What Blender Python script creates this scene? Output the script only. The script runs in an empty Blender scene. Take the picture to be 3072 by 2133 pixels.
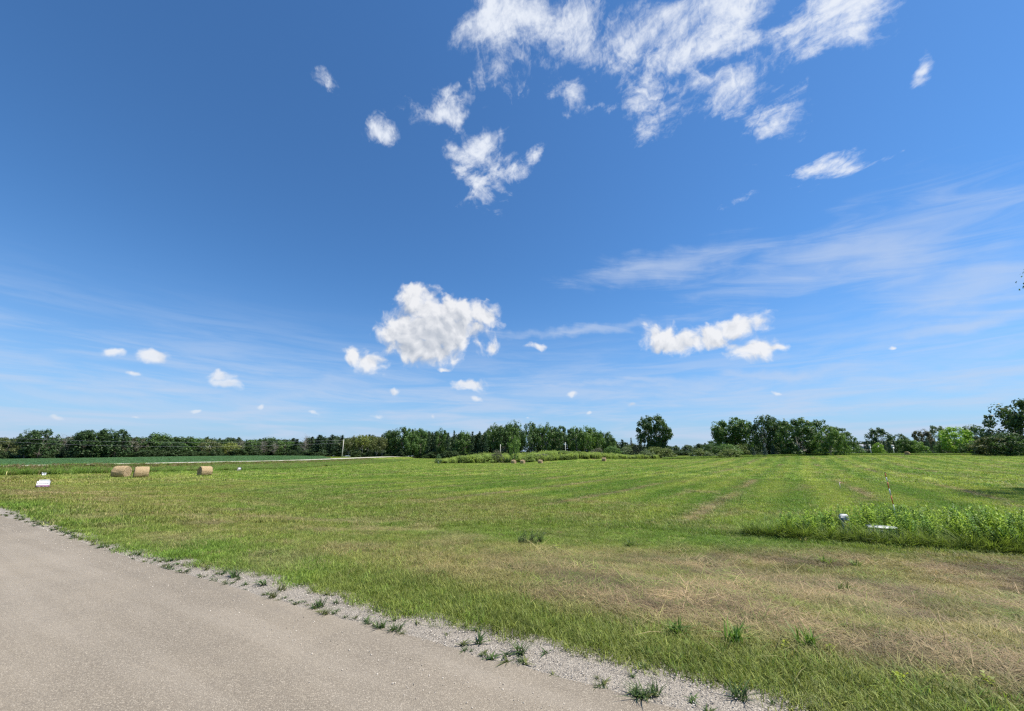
import bpy, math, random
import numpy as np
from mathutils import Vector, Matrix, Euler

sc = bpy.context.scene
R = math.radians
rs = np.random.RandomState(11)
random.seed(5)

# ------------------------------------------------------------------ camera
EYE = 1.65
cam_data = bpy.data.cameras.new('camera')
cam = bpy.data.objects.new('camera', cam_data)
sc.collection.objects.link(cam)
cam.location = (0, 0, EYE)
cam.rotation_euler = (R(90 + 14.64), 0, 0)
cam_data.sensor_width = 36
cam_data.lens = 36 * 1154 / 3072
cam_data.clip_start = 0.05
cam_data.clip_end = 9000
sc.camera = cam

# ------------------------------------------------------------------ light
SUN_AZ, SUN_EL = 92.0, 58.0            # degrees clockwise from the view direction (+Y), degrees up
sun_dir = Vector((math.sin(R(SUN_AZ)) * math.cos(R(SUN_EL)), math.cos(R(SUN_AZ)) * math.cos(R(SUN_EL)), math.sin(R(SUN_EL))))
sd = bpy.data.lights.new('sun', 'SUN')
sd.energy = 5.0
sd.angle = R(0.53)
sd.color = (1.0, 0.95, 0.87)
sun = bpy.data.objects.new('sun', sd)
sun.rotation_euler = sun_dir.to_track_quat('Z', 'Y').to_euler()
sun.location = (60, 0, 80)
sc.collection.objects.link(sun)

sc.view_settings.view_transform = 'Standard'
sc.view_settings.look = 'None'
sc.view_settings.exposure = 0.62
sc.view_settings.gamma = 1.0
sc.view_settings.use_curve_mapping = False
sc.render.engine = 'CYCLES'
sc.cycles.max_bounces = 6
sc.cycles.diffuse_bounces = 2
sc.cycles.use_adaptive_sampling = True
sc.cycles.adaptive_threshold = 0.01
sc.cycles.adaptive_min_samples = 16
sc.cycles.glossy_bounces = 2
sc.cycles.transmission_bounces = 3
sc.cycles.transparent_max_bounces = 6
sc.cycles.caustics_reflective = False
sc.cycles.caustics_refractive = False
sc.cycles.filter_width = 1.35
sc.cycles.use_denoising = False

# ------------------------------------------------------------------ sky
# clouds as patches of sky: azimuth (deg right of +Y), elevation, half width, half height, roll, weight
CUMULUS = [(-15.0, 22.7, 3.13, 2.13, 6, 1.1), (-9.1, 20.6, 5.1, 2.7, 3, 1.2), (-14.9, 17.6, 4.7, 2.4, 11, 1.4), (-11.0, 17.9, 6.51, 3.11, 3, 1.3), (-13.4, 14.9, 4.2, 1.6, 4, 1.5), (-4.5, 20.1, 2.77, 1.76, 2, 1), (-13.2, 20.6, 3.18, 2.55, 5, 1.1), (-23.0, 13.5, 1.49, 1.47, 6, 1), (-20.8, 12.6, 2.5, 1.62, -6, 1.1), (-3.1, 16.2, 1.99, 1.72, 1, 0.55), (3.5, 15.9, 2.24, 1.32, 9, 0.5), (21.5, 16.2, 2.73, 1.98, -6, 1.1), (24.7, 15.1, 4.18, 1.45, -7, 1.1), (28.6, 15.4, 3.23, 1.59, 3, 1.1), (31.8, 16.3, 2.68, 1.82, -10, 1.2), (33.3, 13.1, 2.85, 1.57, -3, 1.1), (35.3, 13.3, 1.77, 0.71, -9, 0.9), (-6.1, 10.1, 2.76, 1.25, 1, 1), (-5.9, 7.9, 1.44, 0.85, 1, 0.55), (-17.4, 8.4, 1.33, 0.75, 3, 0.8), (-43.7, 10.3, 1.46, 0.97, 10, 1), (-46.7, 10.3, 1.12, 0.74, 11, 0.6), (-44.9, 8.0, 1.18, 0.38, 8, 0.6), (-37.6, 9.0, 1.38, 0.95, 7, 0.8), (-37.3, 8.1, 1.55, 0.85, 6, 0.8), (-10.4, 12.7, 1.42, 0.59, 2, 0.5), (9.0, 8.5, 1.81, 0.84, 24, 0.6), (-49.8, 3.5, 0.61, 0.34, 4, 0.7), (34.5, 7.6, 0.6, 0.30, 0, 0.45), (-11.3, 5.5, 1.01, 0.44, 1, 0.6), (45.8, 11.2, 0.67, 0.38, 3, 0.5), (-33.4, 6.0, 0.74, 0.49, 4, 0.5), (17.7, 6.7, 0.71, 0.5, -2, 0.65), (11.1, 5.5, 0.82, 0.38, -1, 0.55), (-39.3, 5.1, 0.8, 0.41, 4, 0.4), (-44.3, 3.9, 0.75, 0.33, 4, 0.4), (-27.4, 5.6, 1.15, 0.46, 3, 0.4), (-19.0, 5.5, 1.48, 0.55, 2, 0.45), (2.0, 5.7, 0.92, 0.39, 0, 0.5)]
FRACTUS = [(-0.4, 55.2, 3.4, 2.9, 53, 1.3), (-3.2, 53.1, 2.3, 2.0, 45, 1.1), (15.6, 54.3, 3.62, 3.12, 22, 1), (23.3, 52.5, 4.66, 2.88, -2, 0.9), (32.1, 49.6, 4.02, 3.96, 21, 1), (34.4, 46.1, 2.75, 3.88, 30, 0.9), (26.3, 45.2, 2.5, 1.8, 28, 1.3), (47.9, 45.0, 3.16, 2.06, 0, 1.2), (42.6, 44.3, 2.54, 2.35, 17, 1), (38.4, 42.6, 2.0, 3.2, -8, 1.25), (38.8, 38.8, 1.0, 1.5, -53, 1.1), (-7.8, 48.9, 1.64, 2.9, -52, 0.7), (-10.5, 46.8, 3.41, 1.91, 25, 0.8), (-5.6, 41.1, 2.8, 2.3, -24, 1.25), (-10.6, 42.9, 1.03, 0.9, 7, 0.8), (12.3, 47.3, 1.19, 2.07, -9, 0.7), (15.7, 46.2, 1.71, 0.65, -11, 0.4), (-30.9, 45.2, 1.48, 0.84, -13, 0.6), (-22.6, 42.4, 1.46, 1.26, -14, 0.65), (44.8, 31.1, 2.62, 0.81, 5, 0.85), (35.2, 32.0, 1.52, 0.64, 14, 0.7), (54.5, 36.4, 0.42, 1.2, -40, 0.4), (4.4, 42.8, 0.57, 1.26, -34, 0.35), (37.2, 49.3, 3.35, 2.15, 0, 0.6)]
CIRRUS = [(24.0, 25.5, 8.21, 1.54, 0, 0.45), (43.9, 21.9, 10.36, 2.53, -11, 0.6), (47.9, 21.0, 3.89, 3.46, 7, 0.65), (52.9, 16.1, 4.93, 1.76, -5, 0.8), (51.4, 12.9, 5.24, 0.68, 4, 0.75), (9.0, 18.0, 10.54, 0.59, 3, 0.45), (37.6, 9.6, 13.22, 0.84, 4, 0.5), (-30.7, 7.4, 11.9, 1.59, 14, 0.4), (21.1, 8.6, 14.35, 1.23, 3, 0.45), (45.0, 7.5, 8.72, 0.94, 4, 0.4), (-46.2, 5.5, 13.65, 1.01, 6, 0.3), (13.3, 10.3, 11.79, 0.64, 2, 0.4)]

class NT:
    """short hand for building node trees"""
    def __init__(self, tree):
        self.t = tree; self.n = tree.nodes; self.l = tree.links
    def new(self, kind, ins=None, **props):
        n = self.n.new(kind)
        for k, v in props.items(): setattr(n, k, v)
        for k, v in (ins or {}).items():
            s = n.inputs[k]
            if isinstance(v, bpy.types.NodeSocket): self.l.new(v, s)
            else: s.default_value = v
        return n
    def math(self, op, a, b=None, c=None, clamp=False):
        ins = {0: a}
        if b is not None: ins[1] = b
        if c is not None: ins[2] = c
        return self.new('ShaderNodeMath', ins, operation=op, use_clamp=clamp).outputs[0]
    def vec(self, op, a, b=None, s=None):
        ins = {0: a}
        if b is not None: ins[1] = b
        if s is not None: ins['Scale'] = s
        n = self.new('ShaderNodeVectorMath', ins, operation=op)
        return n.outputs['Value'] if op in ('LENGTH', 'DOT_PRODUCT', 'DISTANCE') else n.outputs[0]
    def step(self, v, lo, hi):
        n = self.new('ShaderNodeMapRange', {0: v, 1: lo, 2: hi, 3: 0.0, 4: 1.0}, interpolation_type='SMOOTHSTEP')
        return n.outputs[0]
    def noise(self, v, scale, detail=4.0, rough=0.55, dist=0.0, lac=2.0):
        return self.new('ShaderNodeTexNoise', {'Vector': v, 'Scale': scale, 'Detail': detail, 'Roughness': rough, 'Distortion': dist, 'Lacunarity': lac})
    def mix(self, f, a, b, blend='MIX'):
        n = self.new('ShaderNodeMix', {0: f}, data_type='RGBA', blend_type=blend)
        for s, v in ((n.inputs[6], a), (n.inputs[7], b)):
            if isinstance(v, bpy.types.NodeSocket): self.l.new(v, s)
            else: s.default_value = v if len(v) == 4 else (*v, 1)
        return n.outputs[2]

def blob_field(T, p, blobs, grow=1.0):
    """highest of the cloud patches at an (azimuth, elevation): 1 in a patch's middle, 0 at its rim"""
    acc = None
    for az, el, w, h, roll, st in blobs:
        c = math.cos(R(el)); w = R(w) * grow; h = R(h) * grow; r = R(roll)
        if abs(roll) < 12:
            S = Vector((c / w, 1 / h, 0)); O = Vector((-R(az) * c / w, -R(el) / h, 0))
            q = T.new('ShaderNodeVectorMath', {0: p, 1: S, 2: O}, operation='MULTIPLY_ADD').outputs[0]
        else:
            A = Vector((c * math.cos(r), math.sin(r), 0)) / w; B = Vector((-c * math.sin(r), math.cos(r), 0)) / h
            P0 = Vector((R(az), R(el), 0))
            q = T.new('ShaderNodeCombineXYZ', {0: T.math('SUBTRACT', T.vec('DOT_PRODUCT', p, A), A.dot(P0)), 1: T.math('SUBTRACT', T.vec('DOT_PRODUCT', p, B), B.dot(P0)), 2: 0.0}).outputs[0]
        d = T.math('MULTIPLY_ADD', T.vec('LENGTH', q), -1.0, 0.35 + 0.65 * st)
        acc = d if acc is None else T.math('SMOOTH_MAX', acc, d, 0.22)
    return T.math('MAXIMUM', acc, -1.5)

def build_world():
    w = bpy.data.worlds.new('World'); sc.world = w
    w.use_nodes = True
    w.node_tree.nodes.clear()
    T = NT(w.node_tree)
    d = T.new('ShaderNodeTexCoord').outputs['Generated']
    sky = T.new('ShaderNodeTexSky', sky_type='NISHITA', sun_disc=False, sun_elevation=R(SUN_EL), sun_rotation=R(SUN_AZ), air_density=1.0, dust_density=0.12, ozone_density=3.0, altitude=200.0)
    tint = T.mix(1.0, sky.outputs[0], SKY_TINT, 'MULTIPLY')
    bg = T.new('ShaderNodeBackground', {'Color': tint, 'Strength': SKY_STRENGTH})
    z = T.new('ShaderNodeSeparateXYZ', {0: d})
    dx, dy, dz = z.outputs
    az = T.math('ARCTAN2', dx, dy); el = T.math('ARCSINE', dz)
    p = T.new('ShaderNodeCombineXYZ', {0: az, 1: el, 2: 0.0}).outputs[0]
    n2 = lambda v, s, de, ro=.55, di=0.0: T.new('ShaderNodeTexNoise', {'Vector': v, 'Scale': s, 'Detail': de, 'Roughness': ro, 'Distortion': di}, noise_dimensions='2D')
    wcol = T.vec('SUBTRACT', n2(p, 9.0, 4, .55).outputs['Color'], (0.5, 0.5, 0.5))
    # high thin ice cloud, combed out along the wind
    f = blob_field(T, T.vec('ADD', p, T.vec('SCALE', wcol, s=0.06)), CIRRUS, 1.45)
    m = T.vec('MULTIPLY', T.vec('ADD', p, T.new('ShaderNodeCombineXYZ', {0: 0.0, 1: T.math('MULTIPLY', az, 0.15), 2: 0.0}).outputs[0]), (1.0, 6.5, 0.0))
    cn = n2(m, 5.0, 6, .62, .5).outputs[0]
    ci = T.math('MULTIPLY', T.step(T.math('ADD', f, T.math('MULTIPLY', T.math('SUBTRACT', cn, 0.5), 2.0)), -0.70, 1.05), 0.60)
    # haze and a low veil of thin cloud close to the skyline, all round
    vn = n2(T.vec('MULTIPLY', p, (1.0, 9.0, 0.0)), 4.0, 6, .6, .3).outputs[0]
    lowv = T.math('MULTIPLY', T.math('MULTIPLY', T.step(el, 0.36, 0.05), T.step(vn, 0.30, 0.74)), 0.72)
    haze = T.math('MULTIPLY', T.math('POWER', T.math('SUBTRACT', 1.0, T.math('MULTIPLY', el, 1.95), clamp=True), 3.0), 0.92)
    ci = T.math('MAXIMUM', ci, lowv)
    # ragged scraps overhead, on a level sheet of air
    q = T.vec('DIVIDE', d, T.new('ShaderNodeCombineXYZ', {0: T.math('MAXIMUM', dz, 0.05), 1: T.math('MAXIMUM', dz, 0.05), 2: 1.0}).outputs[0])
    ff = blob_field(T, T.vec('ADD', p, T.vec('SCALE', wcol, s=0.06)), FRACTUS, 1.42)
    qm = T.new('ShaderNodeCombineXYZ', {0: T.vec('DOT_PRODUCT', q, (0.68, -0.73, 0)), 1: T.vec('DOT_PRODUCT', q, (0.92, 0.86, 0)), 2: 0.0}).outputs[0]
    fn = T.math('MULTIPLY_ADD', n2(qm, 5.2, 8, .60, .25).outputs[0], .75, T.math('MULTIPLY', n2(T.vec('ADD', q, T.vec('SCALE', wcol, s=.35)), 15.0, 6, .6).outputs[0], .25))
    fh = T.math('ADD', T.math('MINIMUM', ff, 0.46), T.math('MULTIPLY', T.math('SUBTRACT', fn, 0.503), 4.6))
    fr = T.math('MULTIPLY', T.step(fh, -0.15, 1.15), 0.97)
    # fair weather heaps
    pc = T.vec('ADD', p, T.vec('SCALE', wcol, s=0.05))
    cf = blob_field(T, pc, CUMULUS, 1.08)
    def puff(v):
        n1 = n2(v, 15.0, 8, .56).outputs[0]
        vo = T.new('ShaderNodeTexVoronoi', {'Vector': v, 'Scale': 34.0, 'Smoothness': 0.8, 'Detail': 1.5, 'Roughness': 0.45}, feature='SMOOTH_F1', voronoi_dimensions='2D').outputs[0]
        n3 = n2(v, 62.0, 4, .6).outputs[0]
        n1 = T.math('MULTIPLY_ADD', T.math('SUBTRACT', n3, 0.5), 0.40, n1)
        return T.math('ADD', T.math('MULTIPLY', T.math('SUBTRACT', n1, 0.5), 1.0), T.math('MULTIPLY', T.math('SUBTRACT', 0.42, vo), 0.5))
    p1 = puff(pc); p2 = puff(T.vec('ADD', pc, (0.010, 0.020, 0.0)))
    ch = T.math('ADD', T.math('MINIMUM', cf, 0.85), p1)
    cu = T.math('MULTIPLY', T.step(ch, -0.10, 0.55), T.math('MULTIPLY_ADD', T.step(el, 0.07, 0.24), 0.48, 0.50))
    lit = T.math('MULTIPLY_ADD', T.math('SUBTRACT', p1, p2), 0.8, 0.96)
    over = blob_field(T, T.vec('ADD', pc, (0.016, 0.034, 0.0)), CUMULUS[:17], 1.08)
    lit = T.math('SUBTRACT', lit, T.math('MULTIPLY', T.step(T.math('ADD', over, T.math('MULTIPLY', p2, .6)), 0.10, 0.95), 0.50), clamp=True)
    # the sky outside the view goes on with the same scattered heaps
    on = n2(q, 1.5, 7, .6, .4).outputs[0]
    out = T.math('MULTIPLY', T.step(on, 0.57, 0.75), T.step(T.math('ABSOLUTE', az), 1.12, 1.5))
    out = T.math('MULTIPLY', out, T.step(dz, 0.05, 0.15))
    hz = T.new('ShaderNodeBackground', {'Color': (0.335, 0.45, 0.63, 1), 'Strength': 0.75})
    veil = T.new('ShaderNodeBackground', {'Color': (0.64, 0.75, 0.95, 1), 'Strength': 0.58})
    thin = T.new('ShaderNodeBackground', {'Color': (0.86, 0.91, 1.0, 1), 'Strength': 0.63})
    heap = T.new('ShaderNodeBackground', {'Color': T.mix(lit, (0.44, 0.49, 0.57), (0.97, 0.97, 0.98)), 'Strength': 0.62})
    s = bg.outputs[0]
    for fac, col in ((haze, hz), (ci, veil), (T.math('MAXIMUM', fr, out), thin), (T.math('MULTIPLY', cu, 0.95), heap)):
        mx = T.new('ShaderNodeMixShader', {0: fac}); T.l.new(s, mx.inputs[1]); T.l.new(col.outputs[0], mx.inputs[2]); s = mx.outputs[0]
    o = T.new('ShaderNodeOutputWorld'); T.l.new(s, o.inputs[0])
    w.cycles.sampling_method = 'NONE'
SKY_TINT = (0.58, 0.97, 1.27)
SKY_STRENGTH = 0.082
build_world()

# ------------------------------------------------------------------ helpers
COL = sc.collection
def smooth(v, a, b):
    t = np.clip((np.asarray(v, float) - a) / (b - a), 0, 1)
    return t * t * (3 - 2 * t)

_lat = np.random.RandomState(3).rand(256, 256)
def vnoise(x, y):
    xi = np.floor(x).astype(int); yi = np.floor(y).astype(int)
    fx = x - xi; fy = y - yi
    fx = fx * fx * (3 - 2 * fx); fy = fy * fy * (3 - 2 * fy)
    g = lambda a, b: _lat[a & 255, b & 255]
    return (g(xi, yi) * (1 - fx) + g(xi + 1, yi) * fx) * (1 - fy) + (g(xi, yi + 1) * (1 - fx) + g(xi + 1, yi + 1) * fx) * fy
def fbm(x, y, oct=4, rough=0.5):
    x = np.asarray(x, float); y = np.asarray(y, float)
    s = 0; a = 1; tot = 0
    for o in range(oct):
        s = s + a * vnoise(x * 2 ** o + 17.3 * o, y * 2 ** o - 9.1 * o); tot += a; a *= rough
    return s / tot

def tag(o, label=None, cat=None, group=None, kind=None):
    for k, v in (('label', label), ('category', cat), ('group', group), ('kind', kind)):
        if v: o[k] = v
    return o

def mesh_obj(name, verts, polys, mat, parent=None, attrs=None, smooth_shade=False, link=True):
    """polys: list of int arrays of shape (n, k)"""
    me = bpy.data.meshes.new(name)
    verts = np.asarray(verts, np.float32)
    me.vertices.add(len(verts)); me.vertices.foreach_set('co', verts.ravel())
    polys = [np.asarray(p, np.int32) for p in polys if len(p)]
    loops = np.concatenate([p.ravel() for p in polys])
    sizes = np.concatenate([np.full(len(p), p.shape[1], np.int32) for p in polys])
    me.loops.add(len(loops)); me.loops.foreach_set('vertex_index', loops)
    me.polygons.add(len(sizes))
    st = np.zeros(len(sizes), np.int32); st[1:] = np.cumsum(sizes)[:-1]
    me.polygons.foreach_set('loop_start', st); me.polygons.foreach_set('loop_total', sizes)
    for nm, (ty, arr) in (attrs or {}).items():
        a = me.attributes.new(nm, ty, 'POINT')
        a.data.foreach_set({'FLOAT': 'value', 'INT': 'value', 'FLOAT_COLOR': 'color', 'FLOAT_VECTOR': 'vector'}[ty], np.asarray(arr).ravel())
    me.update(calc_edges=True)
    if smooth_shade: me.polygons.foreach_set('use_smooth', np.ones(len(sizes), bool))
    if mat: me.materials.append(mat)
    o = bpy.data.objects.new(name, me)
    if link: COL.objects.link(o)
    if parent: o.parent = parent
    return o

def empty(name, loc=(0, 0, 0), rz=0.0, link=True):
    o = bpy.data.objects.new(name, None); o.empty_display_size = 0.2
    o.location = loc; o.rotation_euler = (0, 0, rz)
    if link: COL.objects.link(o)
    return o

class MB:
    """collects simple solids into one mesh"""
    def __init__(s): s.v = []; s.f3 = []; s.f4 = []; s.n = 0
    def add(s, v, q=(), t=()):
        v = np.asarray(v, float); s.v.append(v)
        if len(q): s.f4.append(np.asarray(q) + s.n)
        if len(t): s.f3.append(np.asarray(t) + s.n)
        s.n += len(v); return s
    def box(s, c, size, rot=None, bevel=0.0):
        h = np.array(size) / 2.0; b = min(bevel, *(h * 0.9))
        if b <= 0:
            v = np.array([[x, y, z] for z in (-1, 1) for y in (-1, 1) for x in (-1, 1)]) * h
            q = [[0, 2, 3, 1], [4, 5, 7, 6], [0, 1, 5, 4], [2, 6, 7, 3], [0, 4, 6, 2], [1, 3, 7, 5]]; t = []
        else:
            v = []
            for z in (-1, 1):
                for y in (-1, 1):
                    for x in (-1, 1):
                        for ax in range(3):
                            p = np.array([x, y, z]) * (h - b); p[ax] = (x, y, z)[ax] * h[ax]; v.append(p)
            v = np.array(v); I = lambda x, y, z, ax: ((z * 2 + y) * 2 + x) * 3 + ax
            q = []; t = []
            for ax in range(3):
                o = [k for k in range(3) if k != ax]
                for sgn in (0, 1):
                    c4 = []
                    for (a, bb) in ((0, 0), (1, 0), (1, 1), (0, 1)):
                        xyz = [0, 0, 0]; xyz[ax] = sgn; xyz[o[0]] = a; xyz[o[1]] = bb; c4.append(I(*xyz, ax))
                    q.append(c4)
                for a in (0, 1):
                    for bb in (0, 1):
                        e = []
                        for (end, k) in ((0, 0), (1, 0), (1, 1), (0, 1)):
                            xyz = [0, 0, 0]; xyz[ax] = end; xyz[o[0]] = a; xyz[o[1]] = bb; e.append(I(*xyz, o[k]))
                        q.append(e)
            for x in (0, 1):
                for y in (0, 1):
                    for z in (0, 1): t.append([I(x, y, z, 0), I(x, y, z, 1), I(x, y, z, 2)])
        if rot is not None: v = v @ np.array(Euler(rot).to_matrix()).T
        return s.add(v + np.array(c), q, t)
    def tube(s, pts, rad, n=6, cap=True):
        pts = np.asarray(pts, float); rad = np.broadcast_to(rad, (len(pts),))
        tg = np.gradient(pts, axis=0); tg /= np.linalg.norm(tg, axis=1)[:, None] + 1e-9
        ref = np.array([1.0, 0, 0]) if abs(tg[0][0]) < 0.8 else np.array([0, 1.0, 0])
        a = np.linspace(0, 2 * math.pi, n, endpoint=False); V = []
        for p, t, r_ in zip(pts, tg, rad):
            u = np.cross(t, ref); u /= np.linalg.norm(u) + 1e-9; w = np.cross(t, u)
            V.append(p + r_ * (np.cos(a)[:, None] * u + np.sin(a)[:, None] * w))
        V = np.concatenate(V); q = []
        for i in range(len(pts) - 1):
            for j in range(n): q.append([i * n + j, i * n + (j + 1) % n, (i + 1) * n + (j + 1) % n, (i + 1) * n + j])
        t3 = []
        if cap:
            V = np.vstack([V, pts[0], pts[-1]]); b = len(pts) * n
            for j in range(n): t3 += [[b, (j + 1) % n, j], [b + 1, b - n + j, b - n + (j + 1) % n]]
        return s.add(V, q, t3)
    def build(s, name, mat, parent=None, sm=False, attrs=None, link=True):
        p = []
        if s.f4: p.append(np.concatenate(s.f4))
        if s.f3: p.append(np.concatenate(s.f3))
        return mesh_obj(name, np.concatenate(s.v), p, mat, parent, attrs, sm, link)

# ------------------------------------------------------------------ materials
def material(name):
    m = bpy.data.materials.new(name); m.use_nodes = True; m.node_tree.nodes.clear()
    return m, NT(m.node_tree)
def finish(T, shader):
    o = T.new('ShaderNodeOutputMaterial'); T.l.new(shader, o.inputs[0])

def plain(name, col, rough=0.6, metal=0.0, var=0.12, scale=20.0, bump=0.0):
    m, T = material(name)
    tc = T.new('ShaderNodeTexCoord').outputs['Object']
    n = T.noise(tc, scale, 5, .6).outputs[0]
    c = T.mix(n, tuple(x * (1 - var) for x in col), tuple(min(1, x * (1 + var)) for x in col))
    ins = {'Base Color': c, 'Roughness': rough, 'Metallic': metal}
    if bump: ins['Normal'] = T.new('ShaderNodeBump', {'Height': n, 'Strength': bump, 'Distance': 0.02}).outputs[0]
    finish(T, T.new('ShaderNodeBsdfPrincipled', ins).outputs[0]); return m

def leaf_material(name, source, trans=0.32, rough=0.5, spec=0.25, dry=0.0):
    """leaves and blades: colour comes from the plant (object colour or the planted point), each leaf a little different"""
    m, T = material(name)
    if source == 'OBJECT': base = T.new('ShaderNodeObjectInfo').outputs['Color']
    else: base = T.new('ShaderNodeAttribute', attribute_type='INSTANCER', attribute_name='tint').outputs['Color']
    lv = T.new('ShaderNodeAttribute', attribute_type='GEOMETRY', attribute_name='lv').outputs['Fac']
    v = T.new('ShaderNodeMapRange', {0: lv, 1: 0.0, 2: 1.0, 3: 0.62, 4: 1.38}).outputs[0]
    hsv = T.new('ShaderNodeHueSaturation', {'Hue': T.new('ShaderNodeMapRange', {0: lv, 1: 0.0, 2: 1.0, 3: 0.515, 4: 0.485}).outputs[0], 'Saturation': 1.0, 'Value': v, 'Color': base}).outputs[0]
    pr = T.new('ShaderNodeBsdfPrincipled', {'Base Color': hsv, 'Roughness': rough, 'Specular IOR Level': spec})
    tl = T.new('ShaderNodeBsdfTranslucent', {'Color': T.mix(1.0, hsv, (1.1, 1.15, 0.75), 'MULTIPLY')})
    mx = T.new('ShaderNodeMixShader', {0: trans}); T.l.new(pr.outputs[0], mx.inputs[1]); T.l.new(tl.outputs[0], mx.inputs[2])
    finish(T, mx.outputs[0]); return m

M = {}
M['leaf'] = leaf_material('leaf', 'OBJECT')
M['needle'] = leaf_material('needle', 'OBJECT', trans=0.12, rough=0.6, spec=0.2)
M['blade'] = leaf_material('blade', 'POINT', trans=0.30, rough=0.55, spec=0.2)

def bark_material(name, a, b):
    m, T = material(name)
    tc = T.new('ShaderNodeTexCoord').outputs['Object']
    st = T.new('ShaderNodeMapping', {'Vector': tc, 'Scale': (6, 6, 1.2)}).outputs[0]
    n = T.noise(st, 2.5, 6, .65).outputs[0]
    bp = T.new('ShaderNodeBump', {'Height': n, 'Strength': 0.6, 'Distance': 0.05}).outputs[0]
    finish(T, T.new('ShaderNodeBsdfPrincipled', {'Base Color': T.mix(T.step(n, .35, .68), a, b), 'Roughness': 0.85, 'Normal': bp}).outputs[0]); return m
M['bark'] = bark_material('bark', (0.07, 0.055, 0.042), (0.19, 0.165, 0.135))
M['pale_bark'] = bark_material('pale_bark', (0.24, 0.22, 0.18), (0.52, 0.49, 0.43))
M['dead_wood'] = bark_material('dead_wood', (0.17, 0.15, 0.13), (0.36, 0.33, 0.30))

def asphalt():
    m, T = material('asphalt')
    g = T.new('ShaderNodeNewGeometry').outputs['Position']
    n1 = T.noise(g, 130, 3, .7).outputs[0]
    vo = T.new('ShaderNodeTexVoronoi', {'Vector': g, 'Scale': 110.0, 'Randomness': 1.0})
    big = T.noise(g, 0.55, 5, .6).outputs[0]
    chip = T.new('ShaderNodeValToRGB', {0: T.new('ShaderNodeSeparateColor', {0: vo.outputs['Color']}).outputs[0]})
    e = chip.color_ramp.elements
    e[0].position = 0.0; e[0].color = (0.075, 0.064, 0.052, 1)
    e[1].position = 1.0; e[1].color = (0.47, 0.42, 0.35, 1)
    e.new(0.3).color = (0.205, 0.180, 0.144, 1); e.new(0.78).color = (0.275, 0.241, 0.194, 1)
    c = T.mix(T.step(vo.outputs['Distance'], 0.25, 0.75), chip.outputs[0], (0.105, 0.09, 0.073), 'MIX')
    c = T.mix(0.30, c, (0.262, 0.226, 0.178))
    c = T.mix(T.math('MULTIPLY', T.step(big, .35, .75), 0.34), c, (0.32, 0.275, 0.215))
    c = T.mix(T.math('MULTIPLY', T.step(n1, .55, .7), 0.25), c, (0.10, 0.092, 0.083))
    c = T.mix(1.0, c, (1.04, 1.01, 0.945), 'MULTIPLY')
    al = T.new('ShaderNodeCombineXYZ', {0: T.math('MULTIPLY', T.vec('DOT_PRODUCT', g, (0.866, -0.5, 0)), 0.10), 1: T.vec('DOT_PRODUCT', g, (0.5, 0.866, 0)), 2: 0.0}).outputs[0]
    wear = T.noise(al, 1.6, 5, .6).outputs[0]
    c = T.mix(T.math('MULTIPLY', T.step(wear, .42, .68), .30), c, (0.34, 0.295, 0.235))
    c = T.mix(T.math('MULTIPLY', T.step(wear, .48, .28), .25), c, (0.15, 0.130, 0.105))
    h = T.math('ADD', T.math('MULTIPLY', vo.outputs['Distance'], -1.0), T.math('MULTIPLY', n1, 0.6))
    bp = T.new('ShaderNodeBump', {'Height': h, 'Strength': 0.55, 'Distance': 0.006}).outputs[0]
    finish(T, T.new('ShaderNodeBsdfPrincipled', {'Base Color': c, 'Roughness': 0.82, 'Specular IOR Level': 0.35, 'Normal': bp}).outputs[0]); return m
M['asphalt'] = asphalt()

def gravel():
    m, T = material('gravel')
    g = T.new('ShaderNodeNewGeometry').outputs['Position']
    vo = T.new('ShaderNodeTexVoronoi', {'Vector': g, 'Scale': 75.0})
    sp = T.new('ShaderNodeSeparateColor', {0: vo.outputs['Color']}).outputs
    n = T.noise(g, 6, 6, .65).outputs[0]
    c = T.mix(sp[0], (0.19, 0.165, 0.132), (0.41, 0.362, 0.292))
    c = T.mix(T.step(vo.outputs['Distance'], .3, .8), c, (0.17, 0.15, 0.125))
    c = T.mix(T.math('MULTIPLY', T.step(n, .42, .7), .45), c, (0.33, 0.29, 0.235))
    bp = T.new('ShaderNodeBump', {'Height': T.math('MULTIPLY', vo.outputs['Distance'], -1.0), 'Strength': 0.8, 'Distance': 0.01}).outputs[0]
    finish(T, T.new('ShaderNodeBsdfPrincipled', {'Base Color': c, 'Roughness': 0.9, 'Normal': bp}).outputs[0]); return m
M['gravel'] = gravel()

def ground_mat():
    m, T = material('ground')
    g = T.new('ShaderNodeNewGeometry').outputs['Position']
    base = T.new('ShaderNodeAttribute', attribute_type='GEOMETRY', attribute_name='cover').outputs['Color']
    n = T.noise(g, 9, 8, .7).outputs[0]
    n2 = T.noise(g, 1.3, 6, .6).outputs[0]
    c = T.mix(T.step(n, .3, .7), T.mix(1.0, base, (.5, .48, .45), 'MULTIPLY'), T.mix(1.0, base, (1.25, 1.25, 1.2), 'MULTIPLY'))
    c = T.mix(T.math('MULTIPLY', T.step(n2, .45, .75), .35), c, T.mix(1.0, base, (1.25, 1.1, .9), 'MULTIPLY'))
    bp = T.new('ShaderNodeBump', {'Height': n, 'Strength': 0.9, 'Distance': 0.05}).outputs[0]
    finish(T, T.new('ShaderNodeBsdfPrincipled', {'Base Color': c, 'Roughness': 0.95, 'Specular IOR Level': 0.1, 'Normal': bp}).outputs[0]); return m
M['ground'] = ground_mat()

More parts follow.
